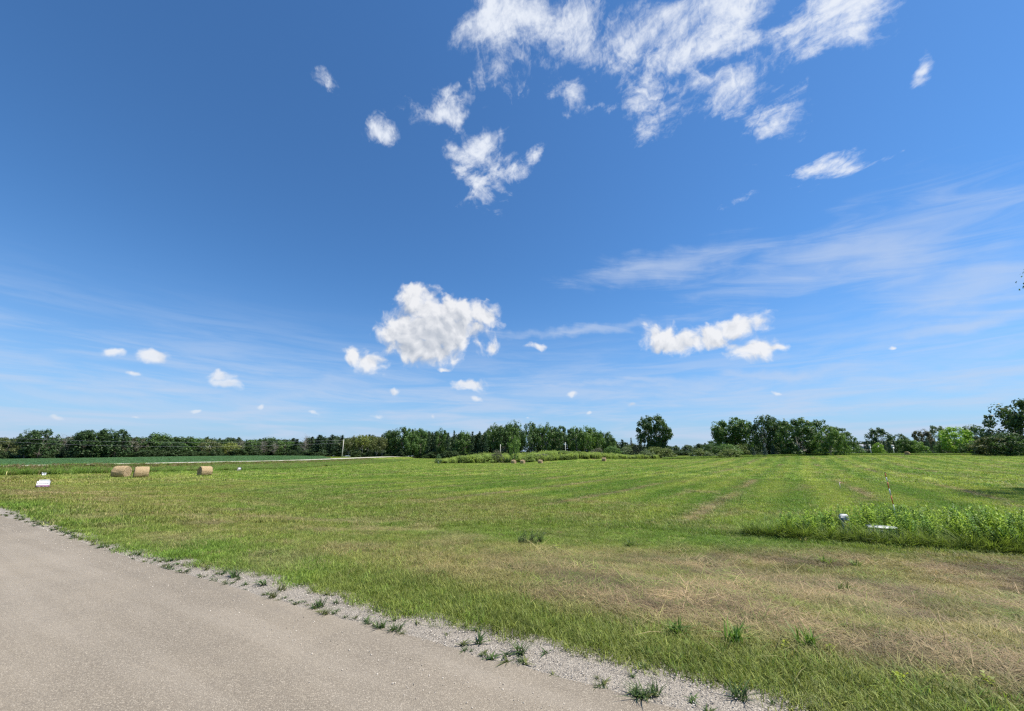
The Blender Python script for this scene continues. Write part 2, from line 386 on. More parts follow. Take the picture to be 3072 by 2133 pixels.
# ------------------------------------------------------------------ the lie of the land
P0 = np.array([-0.65, 3.73]); ALONG = np.array([0.866, -0.5]); ACROSS = np.array([0.5, 0.866])
def road_st(x, y):
    """distance from the asphalt edge towards the field, distance along it towards the right"""
    return (x - P0[0]) * ACROSS[0] + (y - P0[1]) * ACROSS[1], (x - P0[0]) * ALONG[0] + (y - P0[1]) * ALONG[1]
def edge_a(t): return np.interp(t, [-20, -6, -3.5, -.5, 1.7, 8], [0, 0, .12, .21, .30, .50])
def edge_g(t): return np.interp(t, [-20, -12, -8.5, -7, -5, -4, -1, 0, 1.5, 2.8, 8], [.50, .32, .22, .27, .45, .58, .63, .70, .77, .88, 1.05])
def bear(px, y): return y * (px - 1536.0) / 1193.0       # side distance of a bearing read off at depth y
def px_of(x, y): return 1536 + 1193.0 * x / np.maximum(y, 1.0)
FAR_X = -74.0
def far_edge(y): return FAR_X + 0.00006 * (np.clip(y, 60, 400) - 60) ** 2
def tree_line(px): return np.interp(px, [-400, 0, 400, 750, 1150, 1450, 1900], [210, 208, 225, 258, 268, 252, 240])

def terrain(x, y):
    x = np.asarray(x, float); y = np.asarray(y, float)
    s, t = road_st(x, y)
    z = -0.65 * smooth(s, 0.5, 8.5) - 0.65 * smooth(-6.0 - s, 0.8, 8.0)
    far = smooth(np.hypot(x, y), 15, 30)
    z = z + 2.5 * smooth(x, 0, 120) * smooth(y, 40, 125)
    z = z + 2.0 * np.exp(-((x + 150) / 95) ** 2) * smooth(y, 120, 250)
    z = z + 2.3 * np.exp(-((x - 17) / 21) ** 2 - ((y - 153) / 14) ** 2)
    fr = np.abs(x - far_edge(y))
    z = z + 0.85 * (1 - smooth(fr, 3.8, 10.0)) * smooth(-x, 30, 60)
    z = z + far * 0.10 * (fbm(x / 14, y / 14, 3) - 0.5) + 0.05 * smooth(s, .8, 3) * (fbm(x / 1.2, y / 1.2, 3) - 0.5)
    return z
def tz(x, y): return float(terrain(x, y))

GREEN = np.array([0.150, 0.250, 0.036]); LIME = np.array([0.310, 0.370, 0.072]); OLIVE = np.array([0.255, 0.240, 0.070])
STRAW = np.array([0.405, 0.308, 0.168]); BROWN = np.array([0.182, 0.134, 0.084]); SOIL = np.array([0.21, 0.165, 0.115])
ROWD = np.array([0.588, 0.809]); ROWN = np.array([0.809, -0.588])
def lerp(a, b, f): return a + (b - a) * np.asarray(f)[..., None]

def cover(x, y):
    """what grows where: returns colour (n,3), dryness 0..1, blade height factor"""
    x = np.asarray(x, float); y = np.asarray(y, float)
    s, t = road_st(x, y); r = np.hypot(x, y)
    n1 = fbm(x / 5.5, y / 5.5, 5); n2 = fbm(x / 1.4 + 31, y / 1.4, 4); n3 = fbm(x / 22 + 7, y / 22, 4)
    c = x * ROWN[0] + y * ROWN[1]; a = x * ROWD[0] + y * ROWD[1]
    wob = 1.2 * (fbm(a / 30, c / 9, 3) - .5)
    stripe = 0.5 + 0.5 * np.sin(2 * math.pi * (c + wob) / 3.1)
    stripe2 = 0.5 + 0.5 * np.sin(2 * math.pi * (c + 2.2 * wob) / 8.7 + 1.0)
    line = np.exp(-(((c + wob * 1.4 + 0.6) % 6.2 - 3.1) / 0.42) ** 2) * smooth(fbm(a / 11, c / 2.0 + 5, 3), .38, .62)
    col = lerp(np.broadcast_to(GREEN, x.shape + (3,)), LIME, np.clip(0.38 + 1.3 * (n1 - .48) + (0.75 * (stripe - .5) + .45 * (stripe2 - .5)) * smooth(s, 9, 18) + .8 * (n3 - .5), 0, 1))
    dry = np.clip(1.3 * (n2 - 0.55) + 1.0 * (n1 - 0.55), 0, 1) * 0.6 + 0.85 * line * smooth(s, 10, 16)
    # dead patches left under the windrows
    patch = smooth(fbm(a / 5.0 + 3, c / 1.3, 4), .64, .76) * smooth(s, 9, 14) * (1 - smooth(r, 70, 130))
    dry = np.maximum(dry, patch * .5)
    # mown verge, parched towards the right
    band = smooth(s, 1.1, 2.3) * (1 - smooth(s + 1.5 * (n1 - .5) - np.interp(t, [-6, -2, 2, 6, 14], [-2.5, -1.2, 0.6, 2.8, 4.5]), 7.0, 9.4))
    burnt = band * smooth(t + 6 * (n1 - .5), -6, 3) * np.clip(1.05 + 1.5 * (n2 - .42), 0, 1) * (1 - .5 * smooth(fbm(x / 1.3 + 9, y / .8 + 4, 4), .56, .68))
    col = lerp(col, OLIVE, band * (0.45 + .5 * n1))
    dry = np.maximum(dry, burnt * .96)
    olive = smooth(s, .2, 1.2) * (1 - smooth(s, 12, 20)) * (1 - smooth(t, -8, 4)) * .75
    col = lerp(col, OLIVE, olive * np.clip(.4 + 1.6 * (n1 - .4), 0, 1)); dry = np.maximum(dry, olive * smooth(n2, .42, .64) * .8 * (1 - .5 * smooth(s, 5, 10)))
    b2 = np.exp(-((s - 17 - 2 * (n1 - .5)) / 1.1) ** 2) * .5 + np.exp(-((s - 12.6 - 2 * (n1 - .5)) / .8) ** 2) * .45
    dry = np.maximum(dry, b2 * np.clip(.3 + 1.6 * (n2 - .35), 0, 1))
    # lush fringe against the gravel
    fringe = smooth(s - edge_g(t), -.2, .1) * (1 - smooth(s - edge_g(t) + 1.6 * (n2 - .5), .5, 1.6)) * smooth(n1, .3, .6)
    dry = dry * (1 - .6 * fringe); col = lerp(col, (GREEN * .45 + OLIVE * .5) * .92, fringe * .85)
    dry = np.clip(dry, 0, 1)
    straw = lerp(np.broadcast_to(STRAW, x.shape + (3,)), BROWN, np.clip(.42 + 3.0 * (fbm(x / 1.1 + 3, y / .8, 5) - .5), 0, 1))
    out = lerp(col, straw, dry)
    return out, dry, burnt, fringe

def field_mask(x, y):
    """1 where mown grass grows"""
    s, t = road_st(x, y)
    gv = edge_g(t) + 0.42 * (fbm(t / .5, t / 7.3 + 3, 4) - .5)
    m = (s > gv) | (s < -6.9)
    return m & (np.abs(x - far_edge(y)) > 4.2)
def crop_mask(x, y):
    p = px_of(x, y)
    return (x < far_edge(y) - 7.5) & (y > 20) & (y < tree_line(p) - 9) & (p < 1010 - np.clip(y - 120, 0, 200) * .5 + 40 * fbm(x / 20, y / 20, 2))

def build_ground():
    ang = np.concatenate([np.arange(-60, 60, .28), np.arange(60, 300, 2.4)])
    rad = np.concatenate([[0.0], np.geomspace(0.6, 5200, 330)])
    A, Rr = np.meshgrid(np.radians(ang), rad[1:], indexing='ij')
    x = np.sin(A) * Rr; y = np.cos(A) * Rr
    z = terrain(x, y)
    s, t = road_st(x, y)
    z = z - 0.035 * ((s < edge_g(t) + .06) & (s > -6.5)) - 0.03 * (np.abs(x - far_edge(y)) < 3.6) * (x < -40)
    col, dry, _, _ = cover(x, y)
    cm = crop_mask(x, y)
    col = np.where(cm[..., None], SOIL * .75, col)
    nr = Rr > 600
    col = np.where(nr[..., None], GREEN * .8, col * .80)
    na, ns = x.shape
    V = np.concatenate([[[0, 0, -0.035]], np.stack([x, y, z], -1).reshape(-1, 3)])
    C = np.concatenate([[[.2, .2, .2]], col.reshape(-1, 3)]); C = np.concatenate([C, np.ones((len(C), 1))], 1)
    I = np.arange(na * ns).reshape(na, ns) + 1
    J = np.roll(I, -1, axis=0)
    q = np.stack([I[:, :-1], I[:, 1:], J[:, 1:], J[:, :-1]], -1).reshape(-1, 4)
    t3 = np.stack([np.zeros(na, int), I[:, 0], J[:, 0]], -1)
    q = q[:, ::-1]; t3 = t3[:, ::-1]
    o = mesh_obj('ground', V, [q, t3], M['ground'], attrs={'cover': ('FLOAT_COLOR', C)}, smooth_shade=True)
    tag(o, kind='structure')
build_ground()

def strip(name, mat, t_vals, s_fn, lift):
    """a sheet following the near road; s_fn(t) -> list of cross distances"""
    t = np.asarray(t_vals); S = np.stack(s_fn(t), -1)
    x = P0[0] + t[:, None] * ALONG[0] + S * ACROSS[0]; y = P0[1] + t[:, None] * ALONG[1] + S * ACROSS[1]
    z = terrain(x, y) + lift
    n, k = S.shape; I = np.arange(n * k).reshape(n, k)
    q = np.stack([I[:-1, :-1], I[1:, :-1], I[1:, 1:], I[:-1, 1:]], -1).reshape(-1, 4)
    o = mesh_obj(name, np.stack([x, y, z], -1).reshape(-1, 3), [q], mat, smooth_shade=True)
    return tag(o, kind='structure')
tt = np.concatenate([np.arange(-90, -22, .8), np.arange(-22, 12, .05), np.arange(12, 200, 1.0)])
strip('road', M['asphalt'], tt, lambda t: [0 * t - 6.0] + [0 * t - k for k in (4.5, 3, 1.5, .6, .25)] + [edge_a(t) - .08, edge_a(t) + 0.12 * (fbm(t / .35, t / 3, 4) - .5) + .06 * (fbm(t / 2.2, t / 9 + 4, 2) - .5)], 0.012)
strip('gravel_shoulder', M['gravel'], tt, lambda t: [0 * t - .6, edge_a(t) - .2, edge_a(t) * .5 + edge_g(t) * .5, edge_g(t), edge_g(t) + .16], 0.002)
strip('gravel_shoulder', M['gravel'], tt, lambda t: [0 * t - 6.8, 0 * t - 6.3, 0 * t - 5.6], 0.002)

def far_road():
    y = np.concatenate([np.arange(-250, 420, 4.0)]); k = np.array([-3.4, -1.5, 0, 1.5, 3.4])
    x = far_edge(y)[:, None] + k * 1.1; yy = np.broadcast_to(y[:, None], x.shape)
    z = terrain(x, yy) + 0.03
    n, m = x.shape; I = np.arange(n * m).reshape(n, m)
    q = np.stack([I[:-1, :-1], I[:-1, 1:], I[1:, 1:], I[1:, :-1]], -1).reshape(-1, 4)
    o = mesh_obj('road', np.stack([x, yy, z], -1).reshape(-1, 3), [q], M['pale_road'], smooth_shade=True)
    tag(o, kind='structure')
M['pale_road'] = plain('pale_road', (.46, .42, .35), .9, var=.2, scale=.8)
far_road()

# ------------------------------------------------------------------ plant builders
def blades(rng, n, spread, h, w, lean=.5, curl=.5, segs=2, lie=1.0):
    """grass blades: each two quads and a tip"""
    a = rng.rand(n) * 2 * math.pi; rr = spread * np.sqrt(rng.rand(n))
    base = np.stack([np.cos(a) * rr, np.sin(a) * rr, np.zeros(n)], -1)
    L = h * (0.55 + .6 * rng.rand(n)); W = w * (.7 + .6 * rng.rand(n))
    d = rng.rand(n) * 2 * math.pi; dirv = np.stack([np.cos(d), np.sin(d), np.zeros(n)], -1)
    side = np.stack([-np.sin(d), np.cos(d), np.zeros(n)], -1)
    le = lean * rng.rand(n); cu = curl * rng.rand(n)
    up = np.array([0, 0, 1.0])
    pts = []
    for k in range(segs + 1):
        f = k / segs
        off = dirv * (L * (le * f + cu * f * f))[:, None]
        pts.append(base + off + up * (lie * L * f * (1 - .25 * le * f - .3 * cu * f * f))[:, None])
    V = []
    for k in range(segs):
        wk = W * (1 - .45 * k / segs) * .5
        V += [pts[k] - side * wk[:, None], pts[k] + side * wk[:, None]]
    V.append(pts[segs])
    V = np.stack(V, 1); m = V.shape[1]
    b = np.arange(n)[:, None] * m
    q = np.concatenate([b + np.array([2 * k, 2 * k + 1, 2 * k + 3, 2 * k + 2]) for k in range(segs - 1)]) if segs > 1 else np.zeros((0, 4), int)
    t = b + np.array([2 * segs - 2, 2 * segs - 1, 2 * segs])
    lv = np.repeat(rng.rand(n), m)
    return V.reshape(-1, 3), q, t, lv

def leaf_quads(pos, nrm, size, rng, asp=.55):
    """pointed leaf-shaped faces"""
    n = len(pos); nrm = nrm / (np.linalg.norm(nrm, axis=1)[:, None] + 1e-9)
    rv = rng.randn(n, 3); u = np.cross(nrm, rv); u /= np.linalg.norm(u, axis=1)[:, None] + 1e-9; v = np.cross(nrm, u)
    s = np.asarray(size)[:, None] if np.ndim(size) else np.full((n, 1), size)
    V = np.stack([pos - u * s * .5, pos + v * s * asp * .5 + nrm * s * .08, pos + u * s * .5, pos - v * s * asp * .5 + nrm * s * .08], 1)
    q = np.arange(n)[:, None] * 4 + np.arange(4)
    return V.reshape(-1, 3), q, np.repeat(rng.rand(n), 4)

def stalk_plant(rng, h=1.0, leaves=46, ll=.10, lw=.022, lean=.15, top=.0):
    """upright weed: stem with narrow leaves set round it"""
    mb = MB(); d = rng.rand() * 6.28; ln = lean * rng.rand()
    P = lambda f: np.array([math.cos(d) * ln * f * f * h, math.sin(d) * ln * f * f * h, f * h])
    mb.tube([P(f) for f in (0, .35, .7, 1)], [.006, .005, .004, .002], 3, False)
    lv = [np.full(mb.n, .3)]
    for k in range(leaves):
        f = .12 + .88 * (k + rng.rand() * .5) / leaves
        a = k * 2.4 + rng.rand() * .6; L = ll * (.6 + .6 * rng.rand()) * (1.1 - .55 * f)
        o = np.array([math.cos(a), math.sin(a), 0]); sd_ = np.array([-math.sin(a), math.cos(a), 0]); p = P(f)
        e = .35 + .7 * rng.rand() + (f > .85) * .6; up = np.array([0, 0, 1.0])
        m_ = p + o * L * .5 + up * L * .5 * e; tip = p + o * L * (.95) + up * L * (.6 * e - .25)
        mb.add([p, m_ + sd_ * lw * .5, tip, m_ - sd_ * lw * .5], q=[[0, 1, 2, 3]])
        lv.append(np.full(4, rng.rand()))
    return mb, np.concatenate(lv)

PROTO = {}
def proto_collection(name, items):
    c = bpy.data.collections.new(name)
    for i, (V, polys, lv, mat) in enumerate(items):
        o = mesh_obj('%s_%02d' % (name, i), V, polys, mat, attrs={'lv': ('FLOAT', lv)}, link=False)
        c.objects.link(o)
    PROTO[name] = c; return c

def scatter(name, coll, pts, rot, scl, idx, tint, label=None, cat=None):
    """one object of uncountable plants: prototypes set out on points"""
    n = len(pts)
    me = bpy.data.meshes.new(name); me.vertices.add(n); me.vertices.foreach_set('co', np.asarray(pts, np.float32).ravel())
    for nm, ty, arr in (('rot', 'FLOAT_VECTOR', rot), ('scl', 'FLOAT_VECTOR', scl), ('idx', 'INT', idx), ('tint', 'FLOAT_COLOR', np.concatenate([tint, np.ones((n, 1))], 1))):
        a = me.attributes.new(nm, ty, 'POINT')
        a.data.foreach_set({'INT': 'value', 'FLOAT_COLOR': 'color', 'FLOAT_VECTOR': 'vector'}[ty], np.asarray(arr, np.int32 if ty == 'INT' else np.float32).ravel())
    o = bpy.data.objects.new(name, me); COL.objects.link(o)
    g = bpy.data.node_groups.new(name, 'GeometryNodeTree')
    g.interface.new_socket('Geometry', in_out='INPUT', socket_type='NodeSocketGeometry')
    g.interface.new_socket('Geometry', in_out='OUTPUT', socket_type='NodeSocketGeometry')
    N, L = g.nodes, g.links
    gi = N.new('NodeGroupInput'); go = N.new('NodeGroupOutput'); ip = N.new('GeometryNodeInstanceOnPoints')
    ci = N.new('GeometryNodeCollectionInfo'); ci.inputs[0].default_value = coll; ci.inputs[1].default_value = True; ci.inputs[2].default_value = True
    def attr(nm, ty):
        a = N.new('GeometryNodeInputNamedAttribute'); a.data_type = ty; a.inputs[0].default_value = nm; return a.outputs[0]
    L.new(gi.outputs[0], ip.inputs['Points']); L.new(ci.outputs[0], ip.inputs['Instance']); ip.inputs['Pick Instance'].default_value = True
    L.new(attr('idx', 'INT'), ip.inputs['Instance Index']); L.new(attr('rot', 'FLOAT_VECTOR'), ip.inputs['Rotation']); L.new(attr('scl', 'FLOAT_VECTOR'), ip.inputs['Scale'])
    L.new(ip.outputs[0], go.inputs[0])
    md = o.modifiers.new('plants', 'NODES'); md.node_group = g
    return tag(o, label, cat, kind='stuff')

def items_blades(rng, k, **kw):
    out = []
    for i in range(k):
        V, q, t, lv = blades(rng, **kw); out.append((V, [q, t], lv, M['blade']))
    return out
g_ = np.random.RandomState(21)
proto_collection('near_grass', items_blades(g_, 6, n=84, spread=.19, h=.068, w=.0050, lean=.9, curl=.8)
                 + items_blades(g_, 4, n=70, spread=.21, h=.13, w=.0042, lean=2.2, curl=.8, lie=.38))          # 6..9 are flattened straw
proto_collection('mid_grass', items_blades(g_, 5, n=24, spread=.17, h=.115, w=.012, lean=.7, curl=.7)
                 + items_blades(g_, 2, n=22, spread=.2, h=.17, w=.009, lean=2.2, curl=.6, lie=.45))
proto_collection('far_grass', items_blades(g_, 5, n=34, spread=.55, h=.15, w=.034, lean=.8, curl=.6))

def polar_points(rng, n, r0, r1, a=70.0, pw=1.0):
    u = rng.rand(n); r = (r0 ** pw + u * (r1 ** pw - r0 ** pw)) ** (1 / pw)
    th = np.radians(rng.uniform(-a, a, n))
    return np.sin(th) * r, np.cos(th) * r

def plant_grass(name, proto, n, r0, r1, pw, nflat0, ngreen, k, label):
    rng = np.random.RandomState(int(r0 * 10) + 5)
    x, y = polar_points(rng, n, r0, r1, pw=pw)
    m = field_mask(x, y) & ~crop_mask(x, y); x, y = x[m], y[m]
    col, dry, burnt, fringe = cover(x, y)
    n = len(x); u = rng.rand(n)
    flat = (u < np.clip(dry * 1.1 - .15, 0, .85)) & (nflat0 > 0)
    idx = np.where(flat, ngreen + rng.randint(0, max(1, nflat0), n), rng.randint(0, ngreen, n))
    j = rng.rand(n, 1)
    # single plants in the sward differ: some still green, some cured
    gm = np.where(rng.rand(n) < .18, 1.0, 0.0)
    tint = lerp(col, np.broadcast_to(GREEN * 1.1, col.shape), gm * .6)
    st = (rng.rand(n) < .07) & (fringe < .5)
    tint = np.where(st[:, None], lerp(tint, STRAW, np.full(n, .6)), tint) * (.60 + .80 * j)
    hgt = (.75 + .5 * rng.rand(n)) * (1 - .45 * dry * (~flat)) * (1 + .05 * fringe)
    z = terrain(x, y)
    sc_ = k * (.8 + .5 * rng.rand(n)) * np.where(flat & (rng.rand(n) < .05), 1.7, 1.0)
    rot = np.stack([rng.uniform(-.15, .15, n), rng.uniform(-.15, .15, n), rng.rand(n) * 6.283], -1)
    scatter(name, PROTO[proto], np.stack([x, y, z - .008], -1), rot, np.stack([sc_, sc_, sc_ * hgt], -1), idx, tint, label, 'grass')
plant_grass('grass', 'near_grass', 28000, 2.2, 15.5, 1.35, 4, 6, 1.0, 'short mown grass and cured thatch on the verge beside the gravel')
plant_grass('grass', 'mid_grass', 126000, 14, 48, 1.5, 2, 5, 1.0, 'mown green hay field grass between the verge and the bales')
plant_grass('grass', 'far_grass', 126000, 46, 260, 1.6, 0, 5, 1.0, 'short green hay field grass running out to the trees')

# ------------------------------------------------------------------ trees
def limb_path(rng, a, b, sag=.12, k=4):
    a = np.asarray(a, float); b = np.asarray(b, float); L = np.linalg.norm(b - a)
    p = [a + (b - a) * f + rng.randn(3) * L * .05 * math.sin(math.pi * f) + np.array([0, 0, -sag * L * math.sin(math.pi * f)]) for f in np.linspace(0, 1, k)]
    return p

def broadleaf(rng, prof, h0=.18, nclump=60, rc=.13, nleaf=55, leaf=.05, trunk_r=.022, forks=1, limbs=12, lean=(0, 0), inner=.45, flat=.8):
    """unit tree (height 1, crown width about 1): returns trunk builder and crown arrays"""
    tm = MB(); cs = []
    tt_ = rng.rand(nclump * 6)
    wt = np.array([prof(v) for v in tt_]) ** 1.3; wt /= wt.sum()
    tt_ = rng.choice(tt_, nclump, p=wt, replace=False)
    # uneven outline: the crown bulges and dents round its girth
    ph = rng.rand(4) * 6.28
    for v in tt_:
        a = rng.rand() * 6.283; dent = 1 + .22 * math.sin(2 * a + ph[0] + 3 * v) + .14 * math.sin(3 * a + ph[1] - 5 * v)
        rr = .5 * prof(v) * dent * (inner + (1 - inner) * rng.rand() ** .5)
        z = h0 + (1 - h0) * v
        cs.append((math.cos(a) * rr + lean[0] * z, math.sin(a) * rr + lean[1] * z, z - .02))
    cs = np.array(cs)
    base_h = h0 + .10
    tops = []
    for k in range(forks):
        o = (rng.rand(2) - .5) * .05 * (forks > 1)
        top = np.array([o[0] * 5 + lean[0] * .8, o[1] * 5 + lean[1] * .8, .55 + .3 * rng.rand()])
        p = limb_path(rng, (o[0] * .6, o[1] * .6, -0.01), top, 0, 6)
        tm.tube(p, np.linspace(trunk_r, trunk_r * .3, 6) * (1 if forks == 1 else .75), 7); tops.append(p)
    order = rng.permutation(len(cs))[:limbs]
    for i in order:
        p = tops[rng.randint(len(tops))]; f = rng.randint(1, 4)
        st = np.array(p[f]); en = cs[i]
        if en[2] < st[2] - .05: st = np.array(p[1])
        tm.tube(limb_path(rng, st, en, .06), np.linspace(trunk_r * .45, trunk_r * .08, 4), 5, False)
    P, Nn, S = [], [], []
    for c in cs:
        r_ = rc * (.55 + .75 * rng.rand()); n = int(nleaf * (.6 + .8 * rng.rand()))
        d = rng.randn(n, 3); d /= np.linalg.norm(d, axis=1)[:, None]
        rad = r_ * (.35 + .75 * rng.rand(n) ** .6)
        P.append(c + d * rad[:, None] * np.array([1, 1, flat])); Nn.append(d * .8 + np.array([0, 0, .55]) + rng.randn(n, 3) * .45); S.append(leaf * (.6 + .8 * rng.rand(n)))
    V, q, lv = leaf_quads(np.concatenate(P), np.concatenate(Nn), np.concatenate(S), rng, .7)
    return tm, V, q, lv

def conifer(rng, h0=.08, whorls=16, per=7, width=.42, droop=.12, leaf=.05, dens=9, ragged=.35, tip=1.0, trunk_r=.016):
    tm = MB(); tm.tube([(0, 0, -.01), (0.004, 0, .5), (0, 0, .985)], [trunk_r, trunk_r * .65, .002], 6)
    P, Nn, S = [], [], []
    for w in range(whorls):
        f = w / (whorls - 1.0); z0 = h0 + (1 - h0) * f ** .92
        rad = width * .5 * (1 - f) ** (.85 * tip) + .015
        for k in range(per):
            if rng.rand() < ragged * .35: continue
            a = rng.rand() * 6.283; L = rad * (1 - ragged * rng.rand())
            m = max(3, int(dens * (L / (width * .5)) + 2))
            for s_ in np.linspace(.25, 1, m):
                c = np.array([math.cos(a) * L * s_, math.sin(a) * L * s_, z0 - droop * L * s_ * s_ * 2 + .01 * rng.randn()])
                for _ in range(3):
                    P.append(c + rng.randn(3) * leaf * np.array([.4, .4, .16])); Nn.append(np.array([0, 0, 1.0]) + rng.randn(3) * .5); S.append(leaf * (.6 + .7 * rng.rand()) * (1.1 - .45 * s_))
            tm.tube([(0, 0, z0), (math.cos(a) * L * .8, math.sin(a) * L * .8, z0 - droop * L * .9)], [.004, .001], 3, False)
    V, q, lv = leaf_quads(np.array(P), np.array(Nn), np.array(S), rng, .5)
    return tm, V, q, lv

def column_bush(rng, n=900, leaf=.05, width=.26):
    tm = MB(); tm.tube([(0, 0, -.01), (0, 0, .9)], [.02, .004], 6)
    f = rng.rand(n); a = rng.rand(n) * 6.283
    r_ = width * .5 * np.minimum(1, 1.25 * np.sin(np.pi * (1 - f) ** .8 * .62 + .12)) * (.72 + .3 * rng.rand(n)) * (1 + .15 * np.sin(3 * a + 9 * f))
    P = np.stack([np.cos(a) * r_, np.sin(a) * r_, .02 + .98 * f], -1)
    Nn = np.stack([np.cos(a), np.sin(a), np.full(n, .25)], -1) + rng.randn(n, 3) * .45
    V, q, lv = leaf_quads(P, Nn, leaf * (.6 + .8 * rng.rand(n)), rng, .6)
    return tm, V, q, lv

def snag(rng, limbs=34):
    """half dead tree: bare grey twigs, few leaves"""
    tm = MB(); tm.tube([(0, 0, -.01), (.01, .01, .4), (-.01, 0, .97)], [.014, .010, .002], 6)
    P, Nn, S = [], [], []
    for k in range(limbs):
        z = .2 + .75 * rng.rand(); a = rng.rand() * 6.283; L = (.30 * (1.1 - z) + .1) * (.5 + .7 * rng.rand())
        e = np.array([math.cos(a) * L, math.sin(a) * L, z + L * .5]); pth = limb_path(rng, (0, 0, z), e, .03)
        tm.tube(pth, np.linspace(.005, .001, 4), 4, False)
        for _ in range(4):
            b = pth[rng.randint(1, 4)]; e2 = b + rng.randn(3) * .07 + np.array([0, 0, .04])
            tm.tube([b, (b + e2) / 2 + rng.randn(3) * .01, e2], [.0025, .0018, .0008], 3, False)
            for _ in range(9): P.append(e2 + rng.randn(3) * .035); Nn.append(rng.randn(3) + np.array([0, 0, .4])); S.append(.022 * (.5 + rng.rand()))
    V, q, lv = leaf_quads(np.array(P), np.array(Nn), np.array(S), rng, .6)
    return tm, V, q, lv

PROF = {
    'round': lambda v: math.sqrt(max(0, 1 - (2 * v - 1) ** 2)) * .92 + .08,
    'oval': lambda v: (math.sin(math.pi * min(1, v * .93 + .05)) ** .6),
    'vase': lambda v: max(.12, min(1, .38 + 1.15 * v) * math.sqrt(max(0.02, 1 - max(0, (v - .5) / .52) ** 2.2))),
    'upright': lambda v: max(.15, min(1, .55 + .8 * v) * math.sqrt(max(0.03, 1 - max(0, (v - .55) / .47) ** 2.6))),
    'dome': lambda v: math.sqrt(max(0.02, 1 - v ** 2.0)),
    'cone': lambda v: max(.08, (1 - v) ** .75),
    'high': lambda v: max(.05, math.sin(math.pi * min(1, max(0, v * .85 + .12))) ** .8),
}
SPECIES = {}
def species(name, gens, bark, leafmat):
    out = []
    for tm, V, q, lv in gens:
        t_ = tm.build('trunk', M[bark], link=False, sm=True).data
        c_ = mesh_obj('crown', V, [q], M[leafmat], attrs={'lv': ('FLOAT', lv)}, link=False).data
        out.append((t_, c_))
    SPECIES[name] = out
tr = np.random.RandomState(77)
species('cottonwood', [broadleaf(tr, PROF['vase'], h0=.20, nclump=90, rc=.11, nleaf=70, leaf=.044, limbs=20, forks=3, trunk_r=.03) for _ in range(3)], 'bark', 'leaf')
species('lone_cottonwood', [broadleaf(tr, PROF['upright'], h0=.16, nclump=150, rc=.098, nleaf=74, leaf=.046, limbs=22, forks=3, trunk_r=.03, inner=.5) for _ in range(2)], 'bark', 'leaf')
species('edge_tree', [broadleaf(tr, PROF['round'], h0=.16, nclump=190, rc=.075, nleaf=130, leaf=.0125, limbs=60, forks=3, trunk_r=.022)], 'bark', 'leaf')
species('round_tree', [broadleaf(tr, PROF['round'], h0=.16, nclump=80, rc=.12, nleaf=64, leaf=.050, limbs=14, forks=2) for _ in range(4)], 'bark', 'leaf')
species('forest_tree', [broadleaf(tr, PROF['oval'], h0=.06, nclump=72, rc=.13, nleaf=56, leaf=.056, limbs=12, inner=.55) for _ in range(5)], 'bark', 'leaf')
species('tall_tree', [broadleaf(tr, PROF['oval'], h0=.22, nclump=66, rc=.12, nleaf=58, leaf=.050, limbs=14) for _ in range(4)], 'pale_bark', 'leaf')
species('aspen', [broadleaf(tr, PROF['high'], h0=.42, nclump=40, rc=.13, nleaf=54, leaf=.05, limbs=9, trunk_r=.013) for _ in range(3)], 'pale_bark', 'leaf')
species('silver_maple', [broadleaf(tr, PROF['dome'], h0=.08, nclump=140, rc=.09, nleaf=52, leaf=.042, limbs=22, forks=4, lean=(-.05, 0), inner=.6) for _ in range(3)], 'pale_bark', 'leaf')
species('young_tree', [broadleaf(tr, PROF['oval'], h0=.10, nclump=58, rc=.10, nleaf=40, leaf=.045, limbs=12, trunk_r=.014, inner=.3) for _ in range(2)], 'bark', 'leaf')
species('pine', [conifer(tr, .10, 17, 8, .58, .04, .075, 8, .5, .7) for _ in range(4)], 'bark', 'needle')
species('spruce', [conifer(tr, .03, 20, 9, .56, .16, .045, 9, .2, 1.0) for _ in range(3)], 'bark', 'needle')
species('arborvitae', [column_bush(tr) for _ in range(3)], 'bark', 'needle')
species('snag', [snag(tr) for _ in range(3)], 'dead_wood', 'leaf')
species('shrub', [broadleaf(tr, PROF['dome'], h0=.02, nclump=64, rc=.15, nleaf=50, leaf=.055, limbs=12, forks=4, trunk_r=.012, inner=.5) for _ in range(4)], 'bark', 'leaf')

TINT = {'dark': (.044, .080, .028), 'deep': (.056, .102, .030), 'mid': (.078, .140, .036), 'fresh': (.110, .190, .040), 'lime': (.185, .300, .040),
        'olive': (.105, .122, .046), 'grey': (.120, .122, .080), 'pine': (.040, .074, .038), 'blue': (.075, .115, .098), 'yellow': (.165, .195, .048), 'pale': (.125, .165, .078), 'maroon': (.070, .072, .038), 'twig': (.150, .132, .102)}
_use = {}
def tree(kind, x, y, h, w, tint, label, group=None, name=None, cat='tree', rz=None, var=None, z=None):
    k = _use.get(kind, 0); _use[kind] = k + 1
    t_, c_ = SPECIES[kind][(k if var is None else var) % len(SPECIES[kind])]
    e = empty(name or {'snag': 'bare_tree', 'shrub': 'shrub'}.get(kind, kind), (x, y, (tz(x, y) if z is None else z) - .05), random.random() * 6.28 if rz is None else rz)
    e.scale = (w, w, h)
    base = np.array(TINT[tint] if isinstance(tint, str) else tint) * random.uniform(1.08, 1.40)
    for nm, me in (('trunk', t_), ('crown', c_)):
        o = bpy.data.objects.new(nm, me); COL.objects.link(o); o.parent = e
        o.color = (*base, 1)
    return tag(e, label, cat, group)
def top_h(py, px, y):
    """height of something at depth y whose top is seen py down the 2133 px photo, above the ground there"""
    x = bear(px, y); yy = (1066.5 - py) / 1154.0; P_ = R(14.64)
    return 1.65 + y * (math.sin(P_) + yy * math.cos(P_)) / (math.cos(P_) - yy * math.sin(P_)) - tz(x, y)
